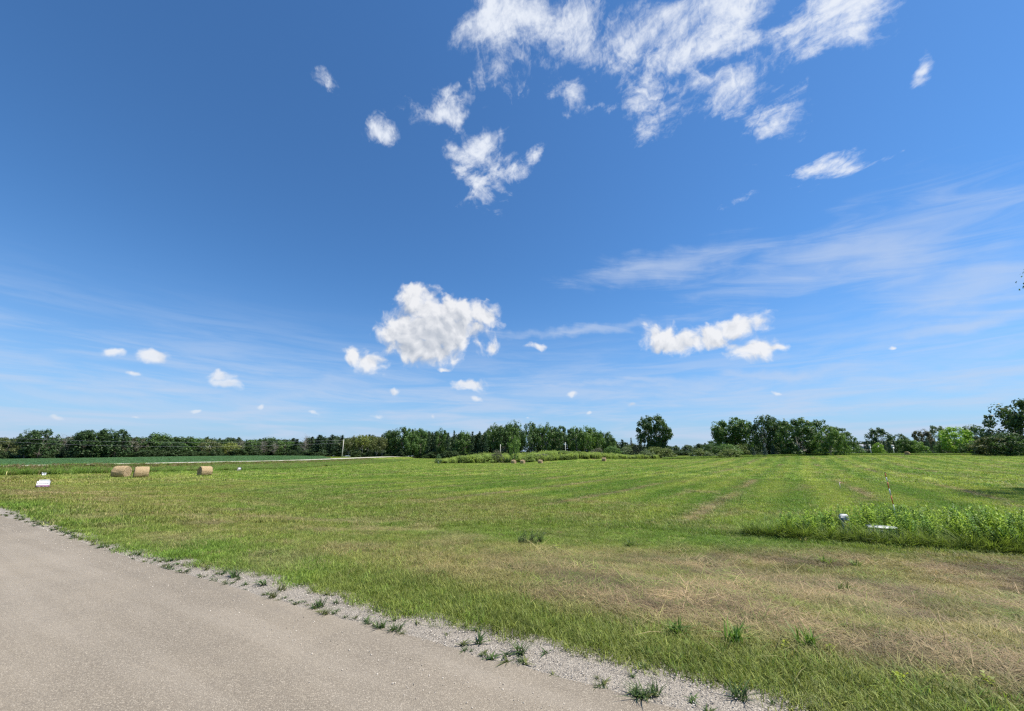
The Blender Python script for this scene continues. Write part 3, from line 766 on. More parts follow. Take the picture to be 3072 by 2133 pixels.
def seen(kind, px, top, wpx, y, tint, label, **kw):
    x = bear(px, y); h = top_h(top, px, y)
    return tree(kind, x, y, h, wpx * y / 1193.0, tint, label, **kw)

# --- the long wood on the left and middle, front row, left to right
G1 = 'front row trees of the long wood'
ROW = [  # kind, bearing, top, width, depth offset, tint, label
 ('forest_tree', 14, 1313, 62, 8, 'olive', 'olive broadleaf tree at the far left end of the long wood'),
 ('cottonwood', 74, 1288, 48, -6, 'dark', 'tall dark tree, left one of the leaning pair at far left'),
 ('forest_tree', 114, 1287, 66, -6, 'dark', 'tall dark tree, right one of the leaning pair at far left'),
 ('snag', 160, 1311, 60, 4, 'twig', 'brownish half bare tree between the two dark groups at left'),
 ('snag', 196, 1310, 62, 6, 'twig', 'greyish half bare tree just left of the big dark oaks'),
 ('pine', 184, 1341, 34, -6, 'pine', 'small dark conifer in the gap left of the big dark oaks'),
 ('forest_tree', 236, 1297, 56, -8, 'dark', 'big dark oak, leftmost of four behind the hay bale pair'),
 ('forest_tree', 266, 1286, 62, -8, 'dark', 'big dark oak, second of four behind the hay bale pair'),
 ('forest_tree', 306, 1290, 58, -8, 'deep', 'big dark oak, third of four behind the hay bale pair'),
 ('forest_tree', 340, 1288, 58, -8, 'dark', 'big dark oak, rightmost of four behind the hay bale pair'),
 ('tall_tree', 388, 1312, 60, 0, 'grey', 'grey green tree with pale leaning trunk right of the four dark oaks'),
 ('forest_tree', 420, 1313, 56, 4, 'deep', 'dark tree left of the rounded green crown in the long wood'),
 ('forest_tree', 459, 1302, 74, 8, 'mid', 'rounded green crown standing above its neighbours left of the single bale'),
 ('round_tree', 506, 1324, 58, -4, 'dark', 'dark low crowned tree with a pale trunk in the long wood'),
 ('forest_tree', 540, 1312, 72, 12, 'deep', 'broad dark tree above the single hay bale'),
 ('forest_tree', 583, 1316, 66, 8, 'mid', 'green tree next right of the broad dark tree above the single bale'),
 ('tall_tree', 622, 1319, 56, 2, 'olive', 'olive tree with a thin pale trunk in the long wood'),
 ('forest_tree', 656, 1315, 34, 14, 'deep', 'narrow dark crown poking out of the skyline in the long wood'),
 ('tall_tree', 690, 1327, 44, -4, 'yellow', 'yellowish green tree in the long wood above the small white sign'),
 ('snag', 716, 1324, 44, -2, 'twig', 'grey twiggy tree right of the yellowish one in the long wood'),
 ('forest_tree', 752, 1318, 52, 6, 'mid', 'green tree above the crest of the crop field'),
 ('snag', 782, 1324, 48, -4, 'twig', 'grey twiggy tree above the crest of the crop field'),
 ('forest_tree', 806, 1314, 56, 4, 'deep', 'dark green tree right of the crest of the crop field'),
 ('snag', 822, 1330, 42, -6, 'twig', 'low grey twiggy tree right of the crest of the crop field'),
 ('forest_tree', 852, 1322, 54, 2, 'mid', 'green tree left of the dead grey tree in the long wood'),
 ('pine', 884, 1319, 60, -2, 'pine', 'dark pine left of the dead grey tree in the long wood'),
 ('snag', 911, 1313, 40, -6, 'twig', 'dead grey tree standing among dark pines left of the pole'),
 ('pine', 953, 1307, 80, -4, 'pine', 'broad dark pine between the dead grey tree and the pole'),
 ('pine', 990, 1306, 62, 2, 'pine', 'dark pine just left of the tall bare pole'),
 ('pine', 1021, 1307, 56, 6, 'pine', 'dark pine directly behind the tall bare pole'),
 ('aspen', 1046, 1309, 40, -6, 'olive', 'pale trunked aspen just right of the tall bare pole'),
 ('aspen', 1064, 1305, 36, -4, 'olive', 'pale trunked aspen, second right of the tall bare pole'),
 ('aspen', 1084, 1304, 38, -6, 'yellow', 'pale trunked aspen, third right of the tall bare pole'),
 ('aspen', 1104, 1303, 38, -2, 'yellow', 'pale trunked yellowish aspen in the middle of the aspen stand'),
 ('aspen', 1127, 1311, 40, -6, 'olive', 'pale trunked aspen, second from the right of the aspen stand'),
 ('aspen', 1146, 1310, 36, -4, 'olive', 'pale trunked aspen at the right end of the aspen stand'),
 ('cottonwood', 1166, 1291, 40, 2, 'deep', 'tall narrow tree left of the raised group of crowns'),
 ('forest_tree', 1200, 1283, 58, 2, 'deep', 'tall dark green tree, left one of the raised group of crowns'),
 ('forest_tree', 1230, 1286, 46, -2, 'mid', 'brighter green tree in the middle of the raised group of crowns'),
 ('forest_tree', 1259, 1284, 44, 2, 'mid', 'green tree, right one of the raised group of crowns'),
 ('pine', 1284, 1297, 40, -2, 'pine', 'dark pine right of the raised group of crowns'),
 ('pine', 1302, 1298, 34, 0, 'pine', 'dark pine left of the round crown behind the sapling'),
 ('round_tree', 1321, 1287, 42, 4, 'mid', 'round green crown standing over the pines behind the sapling'),
 ('pine', 1342, 1300, 40, -4, 'pine', 'dark pine right of the round crown behind the sapling'),
 ('pine', 1360, 1294, 30, 2, 'pine', 'pointed dark pine tallest among the pines in the middle'),
 ('forest_tree', 1388, 1297, 50, 2, 'mid', 'green tree among the pines above the weed bank'),
 ('pine', 1416, 1298, 40, -4, 'pine', 'dark pine above the left part of the weed bank'),
 ('pine', 1438, 1297, 40, -2, 'pine', 'dark pine left of the tall poplar wall'),
 ('pine', 1458, 1303, 38, -6, 'pine', 'dark pine at the foot of the tall poplar wall'),
 ('tall_tree', 1480, 1273, 48, 2, 'mid', 'poplar at the left end of the tall poplar wall'),
 ('tall_tree', 1512, 1271, 50, 0, 'deep', 'poplar, second from the left in the tall poplar wall'),
 ('tall_tree', 1543, 1264, 54, 2, 'mid', 'highest poplar, behind the young tree by the bales'),
 ('tall_tree', 1590, 1267, 58, 0, 'deep', 'poplar right of the young tree in the tall poplar wall'),
 ('tall_tree', 1640, 1271, 50, 0, 'mid', 'poplar in the middle of the tall wall right of the young tree'),
 ('tall_tree', 1680, 1274, 52, 2, 'deep', 'poplar behind the right hand short pole'),
 ('tall_tree', 1732, 1281, 54, 0, 'mid', 'poplar just right of the right hand short pole'),
 ('tall_tree', 1770, 1279, 54, -4, 'fresh', 'bright green poplar near the right end of the tall wall'),
 ('tall_tree', 1798, 1292, 38, 0, 'mid', 'slim poplar at the right end of the tall wall'),
 ('round_tree', 1822, 1296, 44, 2, 'deep', 'separate round dark tree right of the tall poplar wall'),
 ('spruce', 1847, 1316, 34, -8, 'fresh', 'light green pointed conifer between the wood and the lone cottonwood'),
 ('pine', 1870, 1320, 40, 0, 'pine', 'low dark conifer between the wood and the lone cottonwood'),
 ('spruce', 1897, 1314, 36, -10, 'olive', 'pointed conifer close left of the lone cottonwood'),
 ('pine', 1925, 1322, 40, 0, 'pine', 'dark conifer hidden partly behind the lone cottonwood'),
]
for kind, px, top, w, dy, tint, label in ROW:
    y = float(tree_line(px)) + dy
    seen(kind, px, top, w * (1.18 if kind in ('pine', 'snag') else 1.12), y, tint, label, group=G1)

def wood_mass(name, spots, label, mesh_kinds=('forest_tree', 'pine', 'tall_tree'), cat='woods'):
    """trees behind trees that nobody could count: one object"""
    rng = np.random.RandomState(len(spots))
    VV, QQ, LL, n = [], [], [], 0
    for (x, y, h, w) in spots:
        k = mesh_kinds[rng.randint(len(mesh_kinds))]; me = SPECIES[k][rng.randint(len(SPECIES[k]))][1]
        v = np.empty(len(me.vertices) * 3, np.float32); me.vertices.foreach_get('co', v); v = v.reshape(-1, 4, 3)
        keep = rng.rand(len(v)) < .55; v = v[keep]
        c = v.mean(1, keepdims=True); v = c + (v - c) * 1.35
        a = rng.rand() * 6.28; ca, sa = math.cos(a), math.sin(a)
        vx = (v[..., 0] * ca - v[..., 1] * sa) * w + x; vy = (v[..., 0] * sa + v[..., 1] * ca) * w + y; vz = v[..., 2] * h + float(terrain(x, y)) - .1
        VV.append(np.stack([vx, vy, vz], -1).reshape(-1, 3)); m = len(v)
        QQ.append(np.arange(m * 4).reshape(m, 4) + n); n += m * 4
        LL.append(np.repeat(np.clip(rng.rand(m) * .7 + .3 * rng.rand(), 0, 1), 4))
    o = mesh_obj(name, np.concatenate(VV), [np.concatenate(QQ)], M['leaf'], attrs={'lv': ('FLOAT', np.concatenate(LL))})
    o.color = (.060, .098, .036, 1)
    return tag(o, label, cat, kind='stuff')
wr = np.random.RandomState(9)
sky_top = lambda px: np.interp(px, [-200, 0, 170, 210, 380, 460, 520, 800, 1000, 1130, 1160, 1260, 1300, 1450, 1480, 1560, 1780, 1810, 1850, 1950], [1315, 1315, 1313, 1304, 1314, 1312, 1314, 1320, 1313, 1308, 1296, 1293, 1304, 1304, 1284, 1277, 1290, 1306, 1327, 1332])
sp = []
for i in range(250):
    px = wr.uniform(-160, 1930); y = float(tree_line(px)) + wr.uniform(14, 46)
    sp.append((bear(px, y), y, top_h(sky_top(px) + wr.uniform(-4, 8), px, y), wr.uniform(10, 16)))
wood_mass('woods', sp, 'mass of dark trees filling the long wood behind its front row')
sp = []
for i in range(330):
    px = wr.uniform(-160, 1930); y = float(tree_line(px)) + wr.uniform(-9, 24)
    sp.append((bear(px, y), y, wr.uniform(2.0, 5.5), wr.uniform(5, 10)))
wood_mass('undergrowth', sp, 'dark tangled undergrowth along the foot of the long wood', ('shrub', 'forest_tree'), 'bushes')
sp = []
for i in range(170):
    px = wr.uniform(1900, 3150); y = wr.uniform(560, 690)
    top = np.interp(px, [1900, 2000, 2080, 2150, 2300, 2560, 2640, 2900, 3150], [1336, 1334, 1334, 1328, 1326, 1325, 1322, 1322, 1316]) + wr.uniform(-2, 9)
    sp.append((bear(px, y), y, top_h(top, px, y), wr.uniform(14, 26)))
    px = wr.uniform(1900, 3150); y = wr.uniform(545, 580); sp.append((bear(px, y), y, wr.uniform(4, 8), wr.uniform(16, 24)))
wood_mass('distant_woods', sp, 'low blue green line of distant woods behind the field on the right')

# --- single trees in front of the wood
seen('young_tree', 1543, 1303, 40, 133, 'fresh', 'young upright bright green tree behind the bales')
seen('shrub', 1491, 1349, 36, 132, 'grey', 'grey olive bush left of the young upright tree', cat='bush')
seen('lone_cottonwood', 1966, 1250, 84, 172, 'deep', 'big lone cottonwood standing over round bushes', name='cottonwood')
for px, top, w, y, tint, lb in [
    (1918, 1333, 46, 166, (.022, .034, .020), 'very dark bush at the left foot of the lone cottonwood'),
    (1939, 1352, 40, 158, 'pale', 'pale round bush in front of the lone cottonwood'),
    (1968, 1344, 60, 163, 'olive', 'olive green bush under the middle of the lone cottonwood'),
    (1996, 1346, 44, 161, 'olive', 'rightmost large bush below the lone cottonwood'),
    (2017, 1365, 24, 158, 'olive', 'small low bush at the right end below the lone cottonwood'),
    (1884, 1341, 46, 168, 'pale', 'pale bush left of the very dark bush'),
    (1836, 1342, 60, 166, 'mid', 'broad green bush at the top of the weed bank'),
    (1790, 1345, 40, 160, 'grey', 'grey bush on the right shoulder of the weed bank'),
    (1625, 1362, 40, 141, 'grey', 'grey bush in the middle of the weed bank above a bale'),
    (2100, 1348, 40, 150, 'olive', 'left bush of the hedge beside the small spruces'),
    (2130, 1336, 60, 154, 'deep', 'high dark bush in the hedge left of the vase shaped cottonwood'),
    (2153, 1314, 52, 190, 'deep', 'dark round tree behind the hedge'),
    (2188, 1332, 70, 150, 'mid', 'broad green bush of the hedge below the vase shaped cottonwood'),
    (2232, 1334, 56, 152, 'olive', 'right bush of the hedge beside the blue spruces'),
    (2189, 1349, 50, 141, 'olive', 'low round bush standing forward of the hedge'),
    (2129, 1357, 30, 146, 'pale', 'small pale bush at the left foot of the hedge')]:
    seen('shrub', px, top - 2, w * 1.2, y, (.135, .175, .055) if tint == 'olive' else tint, lb, cat='bush', group='bushes at the field edge')
for i, (px, top, w, y) in enumerate(((1388, 1366, 46, 128), (1425, 1362, 54, 130), (1460, 1364, 46, 131), (1585, 1364, 44, 136), (1602, 1357, 50, 142), (1652, 1355, 56, 146), (1690, 1352, 52, 148), (1725, 1353, 60, 150), (1757, 1358, 48, 148), (1690, 1366, 44, 140), (1770, 1367, 44, 146), (1850, 1365, 52, 152), (1895, 1368, 44, 153))):
    seen('shrub', px, top, w, y, (.21, .285, .07) if i % 3 else (.16, .22, .06), 'light green shrub in the weed bank, %s of thirteen counted from the left' % ('first second third fourth fifth sixth seventh ninth tenth eighth eleventh twelfth last'.split()[i]), cat='bush', group='light green shrubs in the weed bank')
seen('lone_cottonwood', 2210, 1252, 100, 168, 'mid', 'vase shaped cottonwood above the hedge', name='cottonwood')
seen('spruce', 2079, 1352, 13, 150, 'blue', 'tiny spruce alone in the gap right of the lone cottonwood')
seen('spruce', 2103, 1344, 17, 152, 'blue', 'small spruce at the left end of the hedge')
seen('spruce', 2263, 1342, 30, 139, 'blue', 'small blue spruce between hedge and tree group')
seen('spruce', 2297, 1331, 36, 138, 'blue', 'larger blue spruce at the left of the tree group')
seen('spruce', 2323, 1331, 44, 142, 'blue', 'blue spruce half hidden in the shade of the tree group')
seen('round_tree', 2306, 1248, 70, 150, 'deep', 'high dark tree at the left of the tree group')
seen('round_tree', 2352, 1254, 74, 154, 'deep', 'high dark tree second from the left of the tree group')
seen('silver_maple', 2405, 1250, 104, 141, 'mid', 'windblown silvery tree in the middle of the tree group')
seen('silver_maple', 2460, 1258, 98, 146, 'mid', 'windblown silvery tree right of the middle of the tree group')
seen('silver_maple', 2496, 1280, 78, 132, 'fresh', 'smaller forked tree with pale trunk before the tree group')
seen('silver_maple', 2528, 1277, 66, 150, 'mid', 'windblown tree at the right end of the tree group')
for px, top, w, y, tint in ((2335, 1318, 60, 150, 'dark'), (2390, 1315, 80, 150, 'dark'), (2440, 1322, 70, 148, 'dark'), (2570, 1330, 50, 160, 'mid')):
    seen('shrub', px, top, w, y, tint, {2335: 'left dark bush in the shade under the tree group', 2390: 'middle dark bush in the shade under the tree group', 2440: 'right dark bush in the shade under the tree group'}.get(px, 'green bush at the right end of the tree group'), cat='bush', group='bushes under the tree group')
# the garden on the right
ORD = ('first', 'second', 'third', 'fourth', 'fifth', 'sixth', 'seventh', 'eighth', 'ninth', 'tenth', 'last')
for i, (px, top) in enumerate(((2572, 1320), (2582, 1322), (2602, 1324), (2609, 1322), (2618, 1323), (2661, 1322), (2675, 1326), (2691, 1320), (2735, 1320), (2792, 1315), (2812, 1322))):
    seen('arborvitae', px, top, 26 if i < 9 else 40, 165, 'pine', 'slim dark columnar evergreen, %s from the left in the garden row' % ORD[i], group='columnar evergreens along the garden')
seen('silver_maple', 2655, 1282, 74, 178, 'deep', 'round spreading tree over the columnar evergreens')
seen('silver_maple', 2712, 1301, 56, 182, 'deep', 'second round tree, lower, right of the spreading one')
seen('forest_tree', 2722, 1316, 40, 160, 'mid', 'green tree behind the hay bale at the garden edge')
seen('forest_tree', 2757, 1322, 48, 158, 'fresh', 'light green small tree right of the garden bale')
seen('round_tree', 2785, 1290, 50, 186, 'maroon', 'dark pointed reddish tree behind the garden')
seen('tall_tree', 2832, 1274, 48, 200, 'pale', 'pale grey green tall tree left of the bright lime tree')
seen('forest_tree', 2640, 1328, 30, 160, 'lime', 'bright green bush among the columnar evergreens', cat='bush')
seen('round_tree', 2884, 1280, 76, 134, 'lime', 'bright lime green tree on the right')
seen('forest_tree', 2850, 1318, 60, 140, 'mid', 'green bushy tree at the left foot of the lime tree')
seen('forest_tree', 2946, 1279, 66, 138, 'deep', 'dark green tree between the lime tree and the big dark tree')
seen('round_tree', 3086, 1206, 140, 118, 'dark', 'big dark maple at the right edge of the picture')
seen('forest_tree', 2985, 1310, 90, 112, 'olive', 'olive bushy tree in front of the big dark maple')
seen('forest_tree', 3040, 1300, 90, 108, 'deep', 'dark bushy tree at the right edge before the big maple')
seen('forest_tree', 2925, 1322, 50, 126, 'mid', 'green bush below the lime tree on its right', cat='bush')
# the tree beyond the right edge of the picture, whose shade falls on the field
tree('edge_tree', 46.7, 21.8, 22.0, 17.0, 'mid', 'cottonwood just outside the right edge, branch tips and shadow in view', rz=2.1, name='cottonwood')

# ------------------------------------------------------------------ taller growth
def ray_ground(px, py):
    """where a sight line through (px, py) of the 3072 x 2133 photo meets the land"""
    P_ = R(14.64); xx = (px - 1536) / 1154.0; yy = (1066.5 - py) / 1154.0
    d = np.array([xx, math.cos(P_) - yy * math.sin(P_), math.sin(P_) + yy * math.cos(P_)]); z = 0.0
    for _ in range(12):
        t = (z - EYE) / d[2]; z = tz(d[0] * t, d[1] * t)
    return float(d[0] * t), float(d[1] * t), float(z)
def side(px, y, z): return (px - 1536) / 1154.0 * (y * math.cos(R(14.64)) + (z - EYE) * math.sin(R(14.64)))

q_ = np.random.RandomState(44)
def stalk_items(k, **kw):
    out = []
    for i in range(k):
        mb, lv = stalk_plant(q_, **kw); polys = [np.concatenate(mb.f4)]
        out.append((np.concatenate(mb.v), polys, lv, M['blade']))
    return out
def clump_items(k, nst, rad, **kw):
    """several stalks as one clump"""
    out = []
    for i in range(k):
        VV, QQ, LL, n = [], [], [], 0
        for j in range(nst):
            mb, lv = stalk_plant(q_, **dict(kw, h=kw['h'] * q_.uniform(.7, 1.1))); v = np.concatenate(mb.v); a = q_.rand() * 6.28; rr = rad * math.sqrt(q_.rand())
            VV.append(v + np.array([math.cos(a) * rr, math.sin(a) * rr, 0])); QQ.append(np.concatenate(mb.f4) + n); n += len(v); LL.append(lv)
        out.append((np.concatenate(VV), [np.concatenate(QQ)], np.concatenate(LL), M['blade']))
    return out
proto_collection('weed_stalk', stalk_items(5, h=.80, leaves=44, ll=.125, lw=.034, lean=.22) + stalk_items(2, h=.7, leaves=26, ll=.16, lw=.05, lean=.1)
                 + items_blades(q_, 3, n=26, spread=.06, h=.75, w=.008, lean=.25, curl=.5, segs=3))
proto_collection('bank_weed', clump_items(4, 9, .55, h=1.35, leaves=22, ll=.30, lw=.10, lean=.25))
proto_collection('tall_grass', items_blades(q_, 3, n=60, spread=.45, h=.85, w=.03, lean=.4, curl=.5, segs=3) + clump_items(2, 7, .4, h=.75, leaves=16, ll=.22, lw=.08, lean=.2))
proto_collection('crop_plant', clump_items(3, 6, .3, h=.55, leaves=10, ll=.26, lw=.10, lean=.3))

def put(name, proto, x, y, idx, hs, ws, tint, label, cat, tilt=.12, sink=.02):
    n = len(x); rot = np.stack([q_.uniform(-tilt, tilt, n), q_.uniform(-tilt, tilt, n), q_.rand(n) * 6.283], -1)
    scatter(name, PROTO[proto], np.stack([x, y, terrain(x, y) - sink], -1), rot, np.stack([ws, ws, hs], -1), idx, tint, label, cat)
def tints(base, n, v=.22, alt=None, p=.3):
    b = np.broadcast_to(np.array(base), (n, 3)).copy()
    if alt is not None: b = np.where((q_.rand(n) < p)[:, None], np.array(alt), b)
    return b * (1 - v + 2 * v * q_.rand(n, 1))

# the strip of tall weeds on the right, round the cable boxes
def weed_strip():
    n = 1500
    u = q_.rand(n) ** .8 * 1.55; f = q_.rand(n)
    x = 6.9 + u * 7.2 + f * .9; y = 12.6 - u * 2.9 + f * (1.0 + 1.1 * np.minimum(1, u * 2)) + .5 * (fbm(u * 9, u * 3, 3) - .5)
    hs = np.interp(u, [0, .12, .3, .6, 1.6], [.42, .66, .95, 1.02, 1.08]) * (.52 + .58 * q_.rand(n) + .60 * (fbm(x / .9, y / .9, 3) - .4)) * (1.05 - .28 * np.abs(f - .45))
    d = y * math.cos(R(14.64)) - 2.0 * math.sin(R(14.64)); pxs = 1536 + 1154 * x / d
    hs = np.where((pxs > 2495) & (pxs < 2562) & (y < 12.9), np.minimum(hs, .70), hs)
    hs = np.where((pxs > 2580) & (pxs < 2705) & (y < 11.9), np.minimum(hs, .42 + .26 * q_.rand(n)), hs)
    keep = ~((pxs > 2500) & (pxs < 2556) & (y > 11.9) & (y < 12.9)) & ~((pxs > 2585) & (pxs < 2705) & (np.abs(y - 11.9) < .3))
    idx = np.where(q_.rand(n) < .30, 7 + q_.randint(0, 3, n), np.where(q_.rand(n) < .12, 5 + q_.randint(0, 2, n), q_.randint(0, 5, n)))
    idx = np.where((u < .12) & (q_.rand(n) < .8), 7 + q_.randint(0, 3, n), idx)
    tint = tints((.225, .335, .034), n, .30, (.110, .215, .034), .38)
    put('tall_weeds', 'weed_stalk', x[keep], y[keep], idx[keep], hs[keep], (.9 + .3 * q_.rand(n))[keep], tint[keep], 'strip of tall lush green weeds round the cable boxes on the right', 'weeds', .16)
    # bent grass lying out over the cut edge
    n = 420; u = q_.rand(n) * 1.6; x = 7.0 + u * 7.2; y = 12.5 - u * 2.95 + .35 * (q_.rand(n) - .6)
    put('tall_weeds', 'weed_stalk', x, y, 7 + q_.randint(0, 3, n), .35 + .3 * q_.rand(n), 1.2 + .8 * q_.rand(n), tints((.17, .23, .045), n), 'bent grass leaning out along the front of the weed strip', 'weeds', .5)
weed_strip()

def roadside_weeds():
    n = 26000; x = q_.uniform(-72, -8, n); y = q_.uniform(34, 190, n)
    line = 50 + (x + 58) * (114 - 50) / 45.0
    m = (y > line + 3 * (fbm(x / 6, y / 6, 3) - .5)) & (x > far_edge(y) + 4.6) & (x < far_edge(y) + 36 - .05 * y)
    m &= ~((px_of(x, y) > 1340) & (y > 128))
    x, y = x[m], y[m]; p = px_of(x, y); n = len(x)
    h = np.interp(p, [0, 300, 380, 800, 1300], [1.05, .95, .6, .5, .45]) * np.interp(x - far_edge(y), [4, 10], [.55, 1]) * (.7 + .5 * q_.rand(n))
    idx = np.where(q_.rand(n) < np.interp(p, [0, 300, 600], [.55, .45, .15]), 3 + q_.randint(0, 2, n), q_.randint(0, 3, n))
    tn = tints((.155, .245, .048), n, .25, (.21, .205, .08), .22)
    edge = (np.abs(x - far_edge(y)) < 9) & (q_.rand(n) < .5); tn[edge] = tints((.22, .18, .09), n)[edge]
    put('tall_weeds', 'tall_grass', x, y, idx, h, .9 + .4 * q_.rand(n), tn, 'unmown grass and weeds between the hay field and the far road', 'weeds')
roadside_weeds()

def weed_bank():
    n = 5200; x = q_.uniform(-24, 58, n); y = q_.uniform(122, 172, n)
    front = np.interp(x, [-24, -15, -4, 4, 14, 30, 45, 58], [122, 126, 130, 134, 137, 142, 150, 156])
    m = (y > front) & ~((x > 14) & (x < 60) & (y > 166)); x, y = x[m], y[m]; n = len(x)
    h = (.8 + .55 * q_.rand(n)) * np.interp(x, [-24, -14, -6, 0, 40, 58], [.8, 1.4, 1.4, 1.0, 1.0, .7]) * (.55 + .9 * fbm(x / 5, y / 5, 3))
    tn = tints((.300, .390, .095), n, .2, (.20, .265, .085), .3)
    put('tall_weeds', 'bank_weed', x, y, q_.randint(0, 4, n), h, 1.0 + .4 * q_.rand(n), tn, 'bank of high pale green weeds behind the far bales', 'weeds')
    n = 5000; p = q_.uniform(1990, 3100, n); y = np.interp(p, [1990, 2300, 2500, 3100], [142, 136, 134, 118]) + q_.uniform(0, 9, n); x = y * (p - 1536) / 1193
    put('tall_weeds', 'tall_grass', x, y, q_.randint(0, 5, n), .5 + .5 * q_.rand(n), 1 + .4 * q_.rand(n), tints((.165, .25, .045), n), 'strip of bright unmown grass along the far right edge of the hay field', 'weeds')
weed_bank()

def crop():
    n = 60000; x = q_.uniform(-330, -78, n); y = 46 + 215 * q_.rand(n) ** 1.15
    x = np.round(x / .76) * .76 + .1 * q_.randn(n)
    m = crop_mask(x, y) & (px_of(x, y) > -350); x, y = x[m], y[m]; n = len(x)
    put('crop', 'crop_plant', x, y, q_.randint(0, 3, n), .75 + .4 * q_.rand(n), 1.0 + .3 * q_.rand(n), tints((.115, .225, .100), n, .15), 'level blue green crop rows beyond the far road', 'crop')
crop()

# ------------------------------------------------------------------ hay bales
def straw_mat():
    m, T = material('straw')
    tc = T.new('ShaderNodeTexCoord').outputs['Object']
    st = T.new('ShaderNodeMapping', {'Vector': tc, 'Scale': (4, 22, 22)}).outputs[0]
    n = T.noise(st, 2.2, 6, .7, .6).outputs[0]; b = T.noise(tc, 3.0, 4, .6).outputs[0]
    c = T.mix(T.step(n, .3, .72), (.22, .15, .078), (.60, .45, .255))
    c = T.mix(T.math('MULTIPLY', T.step(b, .4, .7), .35), c, (.36, .255, .14))
    bp = T.new('ShaderNodeBump', {'Height': n, 'Strength': 1.0, 'Distance': .05}).outputs[0]
    finish(T, T.new('ShaderNodeBsdfPrincipled', {'Base Color': c, 'Roughness': .85, 'Specular IOR Level': .2, 'Normal': bp}).outputs[0]); return m
M['straw'] = straw_mat()
def straw_end_mat():
    m, T = material('straw_end')
    tc = T.new('ShaderNodeTexCoord').outputs['Object']
    s_ = T.new('ShaderNodeSeparateXYZ', {0: tc}).outputs
    rad = T.math('SQRT', T.math('ADD', T.math('MULTIPLY', s_[1], s_[1]), T.math('MULTIPLY', s_[2], s_[2])))
    n = T.noise(tc, 9, 6, .7).outputs[0]
    ring = T.math('SINE', T.math('ADD', T.math('MULTIPLY', rad, 62.0), T.math('MULTIPLY', n, 5.0)))
    c = T.mix(T.step(ring, -.7, .9), (.24, .165, .09), (.52, .39, .23))
    bp = T.new('ShaderNodeBump', {'Height': ring, 'Strength': .8, 'Distance': .03}).outputs[0]
    finish(T, T.new('ShaderNodeBsdfPrincipled', {'Base Color': c, 'Roughness': .9, 'Normal': bp}).outputs[0]); return m
M['straw_end'] = straw_end_mat()
M['straw_wisp'] = plain('straw_wisp', (.50, .39, .22), .8)

def make_bale(seed):
    rng = np.random.RandomState(seed); L, Rd = 1.14, .62
    na, nl = 56, 18
    a = np.linspace(0, 2 * math.pi, na, endpoint=False); l = np.linspace(-.5, .5, nl)
    A, Lg = np.meshgrid(a, l, indexing='ij')
    bump = .075 * (fbm(A * 7 + seed, Lg * 3.0 + seed, 4) - .5) + .022 * (fbm(A * 1.3 + seed, Lg * 14, 3) - .5)
    bump = bump + .02 * (fbm(np.cos(A) * 2 + seed, np.sin(A) * 2 + Lg, 3) - .5)
    rr = (Rd + bump) * (1 - .07 * smooth(np.abs(Lg), .40, .5))
    y = np.cos(A) * rr; z = np.sin(A) * rr
    z = np.where(z < -.50, -.50 + (z + .50) * .35, z)          # settled on its base
    y = y * (1 + .05 * (z < -.3))
    V = np.stack([Lg * L, y, z + .55], -1).reshape(-1, 3)
    I = np.arange(na * nl).reshape(na, nl); J = np.roll(I, -1, 0)
    q = np.stack([I[:, :-1], J[:, :-1], J[:, 1:], I[:, 1:]], -1).reshape(-1, 4)
    out = {'roll': mesh_obj('roll', V, [q], M['straw'], smooth_shade=True, link=False).data}
    ends = []
    for sg, col_ in ((-1, 0), (1, nl - 1)):
        rim = V.reshape(na, nl, 3)[:, col_]; cen = rim.mean(0); VV = []
        ks = np.linspace(1, 0.04, 16)
        for k in ks:
            ring = cen + (rim - cen) * k; ring[:, 0] += sg * (.012 * math.sin(k * 40) + .03 * (1 - k)) + .01 * rng.randn(na); VV.append(ring)
        VV.append(cen[None] + np.array([[sg * .03, 0, 0]])); VV = np.concatenate(VV); qq = []
        m_ = len(ks); Ix = np.arange(m_ * na).reshape(m_, na); Jx = np.roll(Ix, -1, 1)
        qq = np.stack([Ix[:-1], Jx[:-1], Jx[1:], Ix[1:]], -1).reshape(-1, 4); c_ = m_ * na
        t3 = np.stack([Ix[-1], Jx[-1], np.full(na, c_)], -1)
        if sg < 0: qq = qq[:, ::-1]; t3 = t3[:, ::-1]
        ends.append(mesh_obj('end', VV, [qq, t3], M['straw_end'], smooth_shade=True, link=False).data)
    out['ends'] = ends
    # loose straw standing out of the roll
    n = 2200; ang = rng.rand(n) * 6.283; ll = rng.uniform(-.5, .5, n) * L; r0 = Rd * .97
    p = np.stack([ll, np.cos(ang) * r0, np.maximum(-.52, np.sin(ang) * r0) + .55], -1)
    o_ = np.stack([np.zeros(n), np.cos(ang), np.sin(ang)], -1); tg = np.stack([np.zeros(n), -np.sin(ang), np.cos(ang)], -1)
    tip = p + o_ * rng.uniform(.01, .09, n)[:, None] + tg * rng.uniform(-.14, .14, n)[:, None] + np.array([1, 0, 0]) * rng.uniform(-.1, .1, n)[:, None]
    w_ = np.cross(tip - p, o_); w_ /= np.linalg.norm(w_, axis=1)[:, None] + 1e-9
    VV = np.stack([p - w_ * .004, p + w_ * .004, tip], 1).reshape(-1, 3)
    out['fringe'] = mesh_obj('loose_straw', VV, [np.arange(n * 3).reshape(n, 3)], M['straw_wisp'], link=False).data
    return out
BALE = [make_bale(k) for k in (3, 8, 15)]
